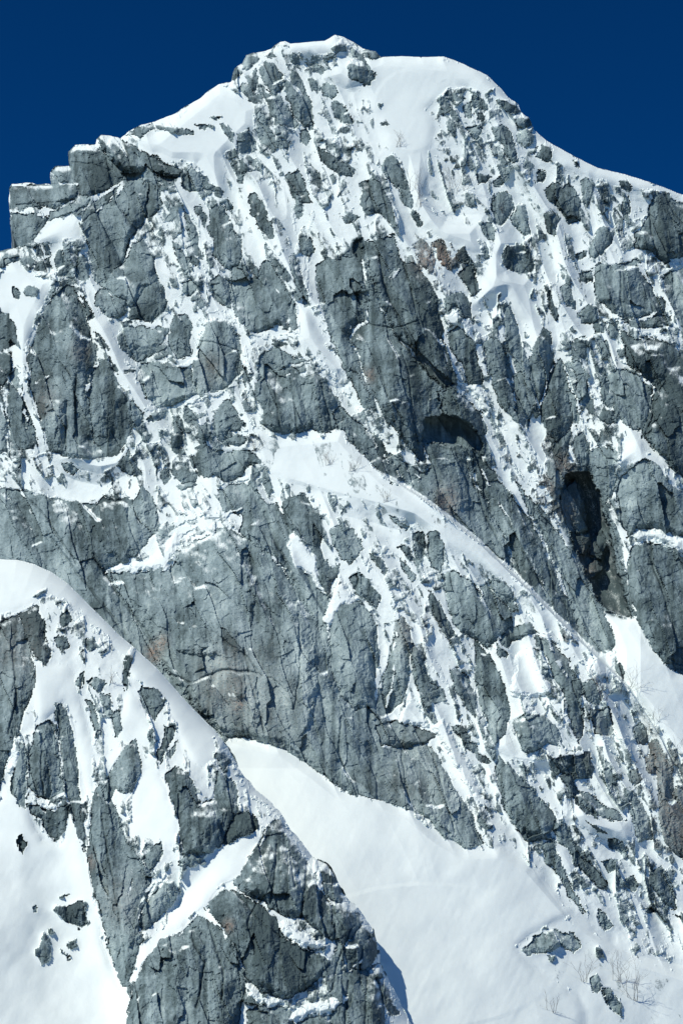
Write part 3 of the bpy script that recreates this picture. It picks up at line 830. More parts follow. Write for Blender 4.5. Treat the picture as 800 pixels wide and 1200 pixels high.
def build_field(x0, x1, y0, y1, st, base, rocks, snows, strokes, cracks, seed, dustz, ang_fn, clip=None):
    F = Field(); F.x0, F.y0, F.st = x0, y0, st
    F.nx = int((x1 - x0) / st) + 1; F.ny = int((y1 - y0) / st) + 1
    X, Y = np.meshgrid(x0 + st * np.arange(F.nx), y0 + st * np.arange(F.ny))
    X = X.astype(np.float32); Y = Y.astype(np.float32); F.X, F.Y = X, Y
    # uneven edges: layout is looked up through a small warp
    _, _, q1 = facets(X, Y, 9, 1.4, 20, seed + 130, 1, 0, True); _, _, q2 = facets(X, Y, 9, 1.4, -35, seed + 131, 1, 0, True)
    _, _, q3 = facets(X, Y, 4, 1.3, 10, seed + 132, 1, 0, True)
    WX = X + 1.1 * fbm(X, Y, 13, seed, 3, .6) + 1.7 * q1 + .8 * q3 + .4 * vnoise(X / 2.2, Y / 2.2, seed + 5)
    WY = Y + 1.1 * fbm(X, Y, 13, seed + 20, 3, .6) + 1.7 * q2 - .8 * q3 + .4 * vnoise(X / 2.2, Y / 2.2, seed + 25)
    CX = X + 1.2 * fbm(X, Y, 10, seed + 140, 2); CY = Y + 1.2 * fbm(X, Y, 10, seed + 142, 2)
    B = base(X, Y)
    # raw rock relief at four sizes
    JX = X + 4 * fbm(X, Y, 60, seed + 40, 1) + .35 * vnoise(X / 4, Y / 4, seed + 45); JY = Y + 4 * fbm(X, Y, 60, seed + 44, 1) + .35 * vnoise(X / 4, Y / 4, seed + 46)
    r1, e1, c1 = facets(JX, JY, 24, 2.8, ang_fn, seed + 1, 2.8, .42, True)
    r2, e2, c2 = facets(JX, JY, 10, 2.4, ang_fn + 4, seed + 2, 2.2, .45, True)
    r3, e3 = facets(JX, JY, 4.4, 2.6, ang_fn - 6, seed + 3, 1.1, .40)
    r4, e4 = facets(JX, JY, 2.7, 1.3, 30, seed + 4, .5, .28)
    rz, ez = facets(JX, JY, 8.5, 2.1, 62, seed + 6, 1.1, .34)       # cross joints
    fine = 0.35 * fbm(X, Y, 3.0, seed + 9, 2, .7)
    lab = np.zeros(X.shape, np.int32)
    Pm = np.zeros(X.shape, np.float32)
    L = np.full(X.shape, 0, np.float32) + dustz(X, Y)
    tone = (0.22 * fbm(X, Y, 60, seed + 50, 4) + 0.46 * (0.5 * vnoise(X / 2.6, Y / 38, seed + 51) * (0.5 + 0.5 * vnoise(X / 30, Y / 60, seed + 52)) + 0.4 * vnoise(X / 6, Y / 75, seed + 53))).astype(np.float32)
    zone = np.zeros(X.shape, np.float32)
    things = []                     # (label id, entry)
    lid = 0
    sn_entries = [l.split('|') for l in snows.strip().splitlines()]
    for lev, tag_, pts in sn_entries:
        if tag_ != '=': continue
        P = pts_of(pts); w = window(F, P)
        d = seg_dist(WX[w], WY[w], P); ins = inside(WX[w], WY[w], P)
        zone[w] = np.where(ins, np.maximum(zone[w], float(lev) * np.clip(d / 4, .25, 1)), zone[w])
    bare = np.zeros(X.shape, bool)
    if clip is not None:
        ck = seg_dist(X, Y, CREST, False)
        bare = clip(X, Y) & (ck < 26) & (X > 455) & (X < 700)
        zone = np.where(bare, 0, zone)
    zb = blur(zone, 4.0 / st)
    L = np.where(zone > 0, np.maximum(L, zb * .62), np.maximum(L, zb * 0.45 + L * .5))
    lift = np.maximum(blur(zone, 4.0 / st), 0) * .65
    dry = np.zeros(X.shape, np.float32)
    hollow = np.zeros(X.shape, np.float32)
    L = np.where(bare, -6, L); lift = np.where(bare, 0, lift)
    rockw = np.where(bare, .6, 0).astype(np.float32)          # how smooth the rock is (0 rubble .. 1 slab)
    rng = np.random.RandomState(seed + 77)
    for line in rocks.strip().splitlines():
        kh, label, key, pts = line.split('|')
        kh = kh.split(); kind = kh[0]; h = float(kh[1]); sunk = float(kh[2]) if len(kh) > 2 else 0.0; P = pts_of(pts); w = window(F, P); lid += 1
        x, y = WX[w], WY[w]
        ins = inside(x, y, P)
        if kind == 'V':
            ins &= clip(X[w], Y[w]); kind = 'W'
        d = np.where(ins, seg_dist(x, y, P), 0)
        rad = float(d.max()) + 1e-3
        cx, cy = P.mean(0); hh = P[:, 1].max() - P[:, 1].min() + 1; ww = P[:, 0].max() - P[:, 0].min() + 1
        gx = rng.uniform(-.34, .34); gx = math.copysign(min(abs(gx) * 1.5, 13 / ww), gx); gy = min(.40, 15 / hh)
        tilt = gy * (cy - y) + gx * (x - cx)
        rid = rng.uniform(-.25, .25) * ww; lean = rng.uniform(-.1, .45)
        prow = -min(.7, 17 / ww) * np.abs(x - cx - rid - lean * (y - cy)) * rng.uniform(0.15, 1)
        if kind == 'B':
            q = np.clip(d / (rad * .75), 0, 1); z = h * np.sqrt(1 - (1 - q) ** 2) + .7 * tilt
            sm = .75
        elif kind == 'R':      # roof: deepest just under its upper edge, running out below
            top = P[:, 1].min(); z = -h * np.clip(d / 2.5, 0, 1); sm = .5
        elif kind == 'G':      # cleft with walls that lean in
            z = -h * np.clip(d / 6, 0, 1); sm = .2
        else:
            bv = chisel(x, y, P, rng)
            if kind == 'C': cap = h + tilt + prow * .6; sm = .45
            elif kind == 'W': cap = h * 1.2 + 7 + tilt * .9 + prow * .9; sm = .72
            else: cap = h * 1.15 + 4 + 1.1 * tilt + prow; sm = .66
            z = np.minimum(2.2 * np.clip(d / 1.2, 0, 1) + bv * (2.0 if h > 25 else 1.0 if kind == 'C' else .85), np.maximum(cap, 1.0))
        soft = np.clip(d / 1.6, 0, 1)
        z = z * np.where(z < 0, soft, 1)
        child = label.startswith('>')
        z = z + sunk
        newP = Pm[w] + z * (.8 if child else 1) if child else z + lift[w] * 1.0 + .8
        Pm[w] = np.where(ins, newP, Pm[w])
        L[w] = np.where(ins, -9 if kind != 'C' else -7, L[w]); rockw[w] = np.where(ins, sm, rockw[w])
        tn = rng.uniform(-.20, .20) + (0.05 if kind == 'B' else 0) - (.28 if kind in 'RG' else 0) - (.05 if 'dark' in label else 0) + (.07 if 'pale' in label else 0)  # recesses and clefts: shade painted into the rock tone
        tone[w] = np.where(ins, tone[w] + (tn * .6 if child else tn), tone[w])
        lab[w] = np.where(ins, lid, lab[w])
        dry[w] = np.where(ins, (.7 if ('dark' in label or 'skyline' in label or 'overhang' in label) else 0), dry[w])
        hollow[w] = np.where(ins, 1.0 if kind in 'RG' or sunk < 0 else 0.0, hollow[w])
        things.append((lid, label, key, kind))
    edge0 = 1 - rockw
    # cracks cut into the rock, strokes of snow lodged on ledges and in joints
    for line in cracks.strip().splitlines():
        wd, pts = line.split('|'); wdt, dep = [float(t) for t in wd.split()]; P = pts_of(pts); w = window(F, P)
        d = seg_dist(CX[w], CY[w], P, False)
        Pm[w] -= .65 * dep * np.exp(-(d / (wdt * .75)) ** 2)
        tone[w] -= .17 * np.exp(-(d / (wdt * .9)) ** 2)
    for lev, label, pts in sn_entries:
        if label == '=': continue
        P = pts_of(pts); w = window(F, P); lid += 1
        ins = inside(WX[w], WY[w], P); d = seg_dist(WX[w], WY[w], P)
        L[w] = np.where(ins, np.minimum(float(lev), 1.2 + d * 1.0 + 2.2 * fbm(X[w], Y[w], 5, seed + 66, 2)), L[w]); lab[w] = np.where(ins, lid, lab[w])
        things.append((lid, label[1:], '', 'P'))
    for line in strokes.strip().splitlines():
        wd, pts = line.split('|'); wdt, amp = [float(t) for t in wd.split()]; P = pts_of(pts); w = window(F, P)
        d = seg_dist(WX[w], WY[w], P, False)
        wv = wdt * .85 * (.5 + .8 * vnoise(X[w] / 7, Y[w] / 7, seed + 60) + .3 * vnoise(X[w] / 2.5, Y[w] / 2.5, seed + 61))
        L[w] = np.where((d < wv) & (vnoise(X[w] / 16, Y[w] / 16, seed + 62) > -.32), np.maximum(L[w], amp * .45), L[w])
    near = blur((rockw > 0).astype(np.float32), 4.0)
    gap = (lab == 0) & (zone < 1)
    L = np.where(gap, L - 3.2 * np.clip((near - .35) / .3, 0, 1) * np.clip(.75 + 1.6 * fbm(X, Y, 26, seed + 64, 2), 0, 1), L)
    # joints
    k1 = 1 - .35 * rockw; k2 = 1 - .88 * rockw; k3 = 1 - .92 * rockw; k4 = 1 - .72 * rockw
    rel = r1 * k1 + r2 * k2 + r3 * k3 + r4 * k4 + rz * (1 - 1.0 * rockw) + fine
    slab = np.clip((rockw - .3) / .3, 0, 1)
    vis = np.clip(-.15 + 2.4 * fbm(X, Y, 40, seed + 90, 2), 0, 1) * (1 - .8 * slab) + .05
    vis2 = np.clip(.1 + 2.0 * fbm(X, Y, 22, seed + 94, 2), 0, 1) * (1 - slab)
    rel -= .8 * vis * np.exp(-(e1 / 1.1) ** 2) + 1.4 * vis2 * np.exp(-(e2 / .9) ** 2)
    tone += .15 * c1 + .05 * c2
    tone -= .06 * vis * np.exp(-(e1 / 1.2) ** 2) + .05 * vis2 * np.exp(-(e2 / 1.1) ** 2)
    ca, sa = math.cos(math.radians(ang_fn * .6)), math.sin(math.radians(ang_fn * .6))
    U = X * ca + Y * sa; Vv = -X * sa + Y * ca
    rel -= rockw * (6.5 * np.abs(vnoise(U / 30 + .3 * vnoise(X / 20, Y / 20, seed + 101), Vv / 120, seed + 99)) + 2.2 * np.abs(vnoise(U / 12, Vv / 44, seed + 100)))
    rel += rockw * (2.2 * vnoise(U / 15, Vv / 70, seed + 96) + 0.7 * vnoise(U / 6.5, Vv / 34, seed + 97) + 1.3 * fbm(X, Y, 16, seed + 98, 2))
    rock = B + Pm + rel
    und = B + blur(Pm * .45 + (r1 * .5 + r2 * .35) * (1 - np.clip(zone / 4, 0, 1)), 4.0 / st)
    pure = np.clip(zb / 5, 0, 1)
    snw = und + L + (.9 - .55 * pure) * fbm(X, Y, 17, seed + 70, 3) + (.3 - .25 * pure) * fbm(X, Y, 4, seed + 74, 2) + 1.6 * pure * fbm(X * .8 + Y * .6, Y * .5 - X * .25, 60, seed + 76, 2)
    # drifts keep off the steep rock: only ledges of it hold snow
    diff = snw - rock
    T = np.maximum(rock, snw)
    # broad wind ripples and runnels on the open snow
    snw = snw + pure * (.12 * vnoise((X * .9 + Y * .44) / 5, (Y * .9 - X * .44) / 26, seed + 150) + .28 * vnoise((X * .8 - Y * .6) / 46, (Y * .8 + X * .6) / 12, seed + 151))
    T = np.where((zone > 3.5) & (lab == 0), T * (1 - np.clip(pure * 1.3, 0, 1)) + snw * np.clip(pure * 1.3, 0, 1), T)
    tb = blur(T, 1.3 / st)
    rec = np.zeros_like(T); rec[1:-1] = (tb[2:] - tb[:-2]) / (2 * st)        # how fast the face lies back
    rc = blur(rec, .8 / st)
    inrock = (rockw > 0)
    ledge = (rc - 1.95) * 1.5 + .55 * fbm(X, Y, 6, seed + 80, 2) + .35 * fbm(X, Y, 50, seed + 82, 2) - .25
    ledge = np.where(L < -5, ledge, ledge + .5)
    sn = np.maximum(np.clip(diff * .8, -2, 2), np.clip(ledge, -2, 2))
    plumb = (rc < .35) & (L < 3.5)                                             # steep or overhanging: bare
    sn = np.where(plumb & (diff < 3), np.minimum(sn, -.2 - (0.35 - rc)), sn)
    sn = np.where((zone > 4.5) & (lab == 0), np.maximum(sn, 1.3), sn)
    st1 = fbm(U / 1.0, Vv / 2.0, 2.6, seed + 84, 3, .65); st2 = fbm(U, Vv / 2.0, 10, seed + 86, 2)
    sn = np.where((lab == 0) & (zone < 4.5), .68 * sn + .90 * st1 + .50 * st2 + .44 + .75 * np.clip(zone / 4, 0, 1), sn)
    sn = np.where((lab > 0) & (L < -5), sn + .55 * st1, sn)
    sn -= dry
    sn -= 2.5 * np.clip(3 * blur(hollow, 4.5), 0, 1)
    F.T = T; F.lab = lab; F.snow = sn.astype(np.float32); F.tone = tone; F.things = things; F.L = L
    F.WX, F.WY = WX, WY; F.rockw = rockw
    rust = np.zeros(X.shape, np.float32)
    F.rust = rust
    return F

def to_world(px, py, t):
    dist = D - t
    a = (px - 400.0) / D; b = (600.0 - py) / D
    P = np.empty(px.shape + (3,), np.float64)
    for k in range(3):
        P[..., k] = CAM[k] + K * dist * (FWD[k] + RGT[k] * a + UPV[k] * b)
    return P

def make_mesh(name, verts, quads, mat, attrs=None, loc=None, smooth=False):
    me = bpy.data.meshes.new(name)
    if loc is None: loc = np.zeros(3)
    v = (verts - loc).astype(np.float32)
    me.vertices.add(len(v)); me.vertices.foreach_set('co', v.ravel())
    n = len(quads); q = quads.shape[1]
    me.loops.add(n * q); me.loops.foreach_set('vertex_index', quads.astype(np.int32).ravel())
    me.polygons.add(n)
    me.polygons.foreach_set('loop_start', np.arange(0, n * q, q, dtype=np.int32))
    me.polygons.foreach_set('use_smooth', np.full(n, smooth))
    if attrs:
        for k_, a in attrs.items():
            at = me.attributes.new(k_, 'FLOAT', 'POINT'); at.data.foreach_set('value', a.astype(np.float32))
    me.update(calc_edges=True)
    me.materials.append(mat)
    return me

def link(name, me, parent=None, loc=None, **props):
    o = bpy.data.objects.new(name, me); COL.objects.link(o)
    if parent is not None:
        o.parent = parent
        if loc is not None: o.location = [loc[i] - parent.location[i] for i in range(3)]
    elif loc is not None: o.location = loc
    for k_, v in props.items():
        if v: o[k_] = v
    return o

# ------------------------------------------------------------------ the two sheets of rock and snow
SKYLINE = pts_of("-60 302 0 294 22 289 16 278 12 262 11 240 11 222 15 216 30 215 60 216 59 203 66 195 82 195 80 188 81 178 88 170 112 169 113 163 118 158 130 159 142 161 150 155 165 146 182 142 205 133 235 114 256 99 271 95 275 80 284 74 288 64 300 62 310 60 320 55 328 49 334 48 340 51 352 50 380 48 392 41 402 43 415 50 425 57 440 60 446 67 470 66 500 67 520 66 545 76 570 88 585 102 598 116 607 122 611 131 620 139 625 152 640 165 670 182 700 197 730 204 760 213 780 221 798 228 860 236")
SKYPOLY = np.vstack([SKYLINE, [[860, 1400], [-60, 1400]]])
CREST = pts_of("430 545 470 569 505 592 560 636 625 698 690 762 735 805 772 862 800 920 860 1010")
BEHIND = np.vstack([CREST, [[1000, 900], [1000, 300], [430, 300]]])

def bump(X, Y, cx, cy, a, sx, sy, rot=0):
    r = math.radians(rot); c, s = math.cos(r), math.sin(r)
    u = ((X - cx) * c + (Y - cy) * s) / sx; v = (-(X - cx) * s + (Y - cy) * c) / sy
    return a * np.exp(-(u * u + v * v))

LOWER = pts_of("250 855 330 874 370 902 400 926 480 949 515 978 545 996 585 994 622 1012 680 1078 740 1118 870 1160 870 1300 200 1300 200 900")
GULLY = pts_of("703 712 725 722 742 726 762 757 792 787 870 806 870 1000 800 900 770 850 742 818 722 790 722 762")
SHELF = pts_of("290 495 330 512 370 508 400 505 430 537 455 560 500 592 560 636 540 640 480 612 440 600 400 590 330 570 300 545")
SUMMIT = pts_of("-60 0 900 0 900 240 780 225 700 205 640 180 620 240 600 290 560 300 500 280 470 200 440 130 380 90 330 100 300 130 300 200 260 240 200 195 150 165 60 190 -60 280")
def base_main(X, Y):
    t = (Y - 600) * .95 - .10 * np.sqrt((X - 380) ** 2 + 6400) - .0002 * (X - 380) ** 2
    t += .30 * np.clip(Y - 900, 0, 400) * (.5 + .5 * np.tanh((680 - X) / 130))      # lower snowfield lies back more
    t += bump(X, Y, 300, 760, 26, 150, 120) + bump(X, Y, 80, 440, 20, 55, 100)
    t += bump(X, Y, 480, 400, 26, 55, 140, -18) + bump(X, Y, 320, 110, 12, 40, 50)
    t -= bump(X, Y, 705, 650, 30, 26, 80, -18) + bump(X, Y, 620, 360, 14, 25, 70) + bump(X, Y, 540, 200, 12, 40, 80)
    t += bump(X, Y, 790, 480, 16, 70, 120) + bump(X, Y, 640, 860, 14, 60, 80) + bump(X, Y, 60, 250, 10, 60, 60)
    t -= bump(X, Y, 250, 230, 10, 40, 60) + bump(X, Y, 160, 420, 12, 18, 80, -30)
    d = seg_dist(X, Y, CREST, False); beh = inside(X, Y, BEHIND)
    fade = np.clip((X - 430) / 90, 0, 1) * np.clip((Y - 400) / 150, 0, 1)
    t -= np.where(beh, (38 - 30 * np.clip((X - 690) / 60, 0, 1)) * fade * (1 - np.exp(-d / .8)) * np.exp(-np.clip(d - 120, 0, 1e9) / 260), 0)
    t += np.where(~beh, 8 * fade * np.exp(-d / 40), 8 * fade * np.exp(-d / 2.5)) * (1 - .7 * np.clip((X - 690) / 60, 0, 1))
    RL = np.array([(440, 985), (500, 1000), (560, 1028), (625, 1075)], float)
    dr = seg_dist(X, Y, RL, False); up = Y - (985 + (X - 440) * .45)
    t += 3.5 * np.exp(-(dr / 20.0) ** 2) * np.clip((640 - X) / 60, 0, 1) * np.clip((X - 430) / 60, 0, 1)
    w = Y < 330
    ds = np.full(X.shape, 99.0, np.float32); ds[w] = seg_dist(X[w], Y[w], SKYLINE, False)
    t -= 16 * np.exp(-ds / 5.0)
    t += 17 * np.tanh((X - 500) / 60) * np.exp(-((Y - 150) / 110) ** 2) + 15 * np.tanh((X - 400) / 70) * np.exp(-((Y - 550) / 55) ** 2)
    t -= 42 * np.tanh((X - 450) / 150) * (.5 + .5 * np.tanh((Y - 960) / 60))
    a = math.radians(-27); U = X * math.cos(a) + Y * math.sin(a) + 14 * fbm(X, Y, 90, 911, 2); V = -X * math.sin(a) + Y * math.cos(a)
    calm = np.clip(bump(X, Y, 500, 1120, 1.6, 230, 120) + bump(X, Y, 480, 130, 1.3, 80, 90) + bump(X, Y, 300, 830, .9, 110, 90) + bump(X, Y, 200, 180, .7, 50, 40), 0, 1)
    for PP in [LOWER, GULLY, SHELF] + [pts_of(l.split('|')[2]) for l in SNOW.strip().splitlines() if l.split('|')[1] == '=']:
        r0, r1_ = max(0, int(PP[:, 1].min() - 70)), int(PP[:, 1].max() + 30); c0, c1 = max(0, int(PP[:, 0].min() + 60 - 26)), int(PP[:, 0].max() + 60 + 26)
        w = (slice(r0, r1_), slice(c0, c1)); sd = seg_dist(X[w], Y[w], PP); io = inside(X[w], Y[w], PP)
        calm[w] = np.maximum(calm[w], np.clip(.5 + np.where(io, sd, -sd) / 26, 0, .95))
    t -= (1 - calm) * (22 * np.abs(vnoise(U / 48, V / 230, 912)) + 13 * np.abs(vnoise(U / 22, V / 110, 913)))
    t += 7 * fbm(X, Y, 120, 901, 3) + 1.1 * fbm(X, Y, 36, 905, 2)
    return t.astype(np.float32)

def dust_main(X, Y):
    # positive: plastered with snow; negative: mostly bare rubble
    z = .35 + 1.4 * fbm(X, Y, 60, 920, 3) + 1.0 * fbm(X, Y, 18, 930, 2)
    z += bump(X, Y, 330, 270, .8, 60, 70) + bump(X, Y, 560, 260, 1.2, 60, 60) + bump(X, Y, 430, 620, 1.6, 70, 60) + bump(X, Y, 660, 330, 1.0, 60, 60)
    z -= bump(X, Y, 690, 480, 1.6, 34, 90) + bump(X, Y, 40, 620, 1.0, 80, 25) + bump(X, Y, 700, 850, .9, 70, 50) + bump(X, Y, 240, 550, .6, 50, 25)
    z += bump(X, Y, 500, 740, .6, 90, 130) + bump(X, Y, 90, 560, 1.3, 110, 22) + bump(X, Y, 330, 250, .5, 80, 80) + bump(X, Y, 620, 250, .6, 90, 60)
    z += bump(X, Y, 720, 1100, .7, 90, 60)
    return z.astype(np.float32)

FM = build_field(-60, 860, 36, 1262, 1.0, base_main, ROCKS, SNOW, STROKES, CRACKS, 11, dust_main, -20, clip=lambda x, y: inside(x, y, BEHIND))

NEAR = pts_of("-60 640 0 655 20 656 40 661 60 670 80 684 110 714 140 744 158 759 185 784 225 829 255 859 268 876 284 905 300 924 318 940 330 952 340 970 356 990 366 1004 378 1010 384 1012 394 1026 402 1046 410 1056 420 1062 428 1076 438 1090 443 1108 446 1128 452 1142 462 1158 470 1178 482 1200 500 1240 520 1300")
NEARPOLY = np.vstack([NEAR, [[-60, 1300]]])
def base_near(X, Y):
    t = 470 + (Y - 900) * 1.0 - .05 * np.sqrt((X - 140) ** 2 + 3600) 
    t -= bump(X, Y, 490, 1170, 38, 85, 120)
    d = seg_dist(X, Y, NEAR, False)
    t -= 46 * np.exp(-d / 22) + 14 * np.exp(-d / 4)
    t += bump(X, Y, 215, 960, 14, 50, 70, -10) + bump(X, Y, 130, 1040, 20, 28, 90, -20) + bump(X, Y, 310, 1090, 22, 70, 70) + bump(X, Y, 40, 830, 20, 40, 90)
    t -= bump(X, Y, 215, 1050, 14, 18, 70, 40) + bump(X, Y, 60, 1100, 22, 70, 110)
    t -= 36 * np.tanh((X - 50) / 80) * (.5 + .5 * np.tanh((Y - 1020) / 60)) * (.5 - .5 * np.tanh((X - 150) / 20))
    t += 6 * fbm(X, Y, 90, 951, 3) + 2.0 * fbm(X, Y, 30, 955, 2)
    return t.astype(np.float32)
def dust_near(X, Y):
    z = .9 + 1.3 * fbm(X, Y, 40, 960, 3) + .9 * fbm(X, Y, 14, 965, 2)
    z += bump(X, Y, 180, 940, 1.5, 40, 60) + bump(X, Y, 110, 780, .6, 40, 50) - bump(X, Y, 340, 1080, 3.0, 90, 110) - bump(X, Y, 250, 1200, 2.5, 130, 60)
    return z.astype(np.float32)
FN = build_field(-60, 524, 636, 1262, 1.0, base_near, ROCKS2, SNOW2, STROKES2, CRACKS2, 311, dust_near, -8)

for F, blobs in ((FM, "518 305 16 1 496 300 14 .9 524 586 14 .8 662 600 14 .5 684 650 12 .3 632 518 9 1 660 545 12 .6 180 765 9 1 190 752 7 .8 432 440 7 .7 690 668 8 .4 55 470 14 .35 95 412 12 .4 250 430 16 .3 640 570 10 .7 280 826 7 .6 478 740 18 .45 505 745 14 .4 770 890 26 .5 790 960 34 .5 665 755 14 .5 310 830 60 .18 262 795 30 .3 500 900 60 .15 395 690 9 .6 600 535 8 .5 700 865 20 .35"),
                 (FN, "268 1085 6 1 106 1010 7 .6 140 1060 25 .25 20 760 30 .25")):
    b = [float(v) for v in blobs.split()]
    for i in range(0, len(b), 4):
        F.rust += bump(F.X, F.Y, b[i], b[i + 1], b[i + 3], b[i + 2], b[i + 2] * 1.3)
FN.tone -= .16
for a in ((352, 790, 5, 45, .30), (362, 850, 5, 35, .34), (756, 738, 8, 18, .38), (738, 590, 9, 6, .45), (430, 800, 8, 40, .1), (185, 470, 20, 20, .12), (755, 345, 9, 30, .16), (140, 1070, 10, 60, .14)):
    FF = FN if (a[0] < 200 and a[1] > 900) else FM
    FF.tone += bump(FF.X, FF.Y, a[0], a[1], a[4], a[2], a[3], -12)

KIND_NAME = {'B': ('boulder', 'boulder'), 'S': ('rock_slab', 'rock slab'), 'C': ('rock', 'rock'), 'W': ('rock_wall', 'rock face'), 'G': ('rock_cleft', 'rock cleft'), 'R': ('recess', 'rock hollow'), 'P': ('snow_patch', 'snow patch')}

def pick_name(label, kind):
    if kind == 'P': return 'snow_patch', 'snow patch'
    if kind == 'R': return 'rock_hollow', 'rock hollow'
    if kind == 'G': return 'rock_cleft', 'rock cleft'
    head = re.split(r',| under | below | beside | above | behind | between | at the | of the | with | left | right | on the | in the | in snow | running | cut | standing | rimmed | below | beneath | along | breaking | framing | poking | hanging into ', label)[0]
    for w, n, c in (('buttress', 'rock_buttress', 'buttress'), ('pillar', 'rock_pillar', 'rock pillar'), ('tower', 'rock_tower', 'rock tower'), ('crag', 'rock_crag', 'crag'), ('boulder', 'boulder', 'boulder'),
                    ('knob', 'rock_outcrop', 'outcrop'), ('overhang', 'overhanging_rock', 'rock overhang'), ('overhanging', 'overhanging_rock', 'rock overhang'), ('roof', 'overhanging_rock', 'rock overhang'),
                    ('fin', 'rock_fin', 'rock fin'), ('fins', 'rock_fin', 'rock fin'), ('blade', 'rock_fin', 'rock fin'), ('outcrop', 'rock_outcrop', 'outcrop'), ('block', 'rock_block', 'rock block'),
                    ('slab', 'rock_slab', 'rock slab'), ('slabs', 'rock_slab', 'rock slab'), ('wall', 'rock_wall', 'rock face'), ('face', 'rock_wall', 'rock face'), ('rib', 'rock_rib', 'rock rib'), ('arch', 'rock_arch', 'rock arch'),
                    ('dome', 'rock_dome', 'rock dome'), ('flake', 'rock_flake', 'rock flake'), ('tooth', 'rock_tooth', 'rock tooth'), ('wedge', 'rock_wedge', 'rock wedge'), ('tongue', 'rock_rib', 'rock rib'), ('band', 'rock_band', 'rock band'), ('rock', 'rock', 'rock')):
        if re.search(r'\b' + w + r'\b', head): return n, c
    return KIND_NAME['W' if kind == 'V' else kind]

def snap_silhouette(F, line, poly, PX, PY):
    ins = inside(F.X, F.Y, poly)
    # keep a cell if its centre is inside
    c = (F.st / 2)
    cell = inside(F.X[:-1, :-1] + c, F.Y[:-1, :-1] + c, poly)
    used = np.zeros(F.X.shape, np.int32)
    for a, b in ((0, 0), (0, 1), (1, 0), (1, 1)):
        used[a:F.ny - 1 + a, b:F.nx - 1 + b] += cell
    bd = (used > 0) & (used < 4)
    bd[:, 0] = bd[:, -1] = False; bd[-1] = False
    x = F.X[bd].astype(np.float64); y = F.Y[bd].astype(np.float64)
    bx, by, best = x.copy(), y.copy(), np.full(x.shape, 9.0)
    for i in range(len(line) - 1):
        x0, y0 = line[i]; x1, y1 = line[i + 1]; dx, dy = x1 - x0, y1 - y0; q = dx * dx + dy * dy + 1e-9
        t = np.clip(((x - x0) * dx + (y - y0) * dy) / q, 0, 1)
        ex, ey = x0 + t * dx, y0 + t * dy; dd = np.hypot(x - ex, y - ey); m = dd < best
        bx = np.where(m, ex, bx); by = np.where(m, ey, by); best = np.where(m, dd, best)
    ok = best < 1.3
    bx = np.where(ok, bx, x); by = np.where(ok, by, y)
    PX[bd] = bx; PY[bd] = by
    return cell

def bumpy_line(line, seed, amp_fn):
    """subdivide a silhouette and give it small irregularities"""
    out = []
    for i in range(len(line) - 1):
        (x0, y0), (x1, y1) = line[i], line[i + 1]
        n = max(1, int(math.hypot(x1 - x0, y1 - y0) / 2.0))
        for k in range(n):
            f = k / n; x, y = x0 + (x1 - x0) * f, y0 + (y1 - y0) * f
            a = amp_fn(x, y)
            xx, yy = np.array([x], np.float32), np.array([y], np.float32)
            out.append((x + a * float(fbm(xx, yy, 9, seed)[0]), y + a * float(fbm(xx, yy, 9, seed + 4)[0])))
    out.append(tuple(line[-1]))
    return np.array(out)

SKY2 = bumpy_line(SKYLINE, 500, lambda x, y: 1.6 if (x < 250 or 268 < x < 330 or 590 < x < 630) else .7)
NEAR2 = bumpy_line(NEAR, 600, lambda x, y: .6 if x < 250 else 2.6)
SKY2P = np.vstack([SKY2, [[860, 1400], [-60, 1400]]]); NEAR2P = np.vstack([NEAR2, [[-60, 1300]]])

def components(ci, ncx, least):
    todo = set(int(v) for v in ci); out = []
    while todo:
        s = todo.pop(); st = [s]; comp = [s]
        while st:
            a = st.pop()
            for n_ in (a - 1, a + 1, a - ncx, a + ncx):
                if n_ in todo: todo.discard(n_); st.append(n_); comp.append(n_)
        if len(comp) >= least: out.append(np.array(comp))
    return out

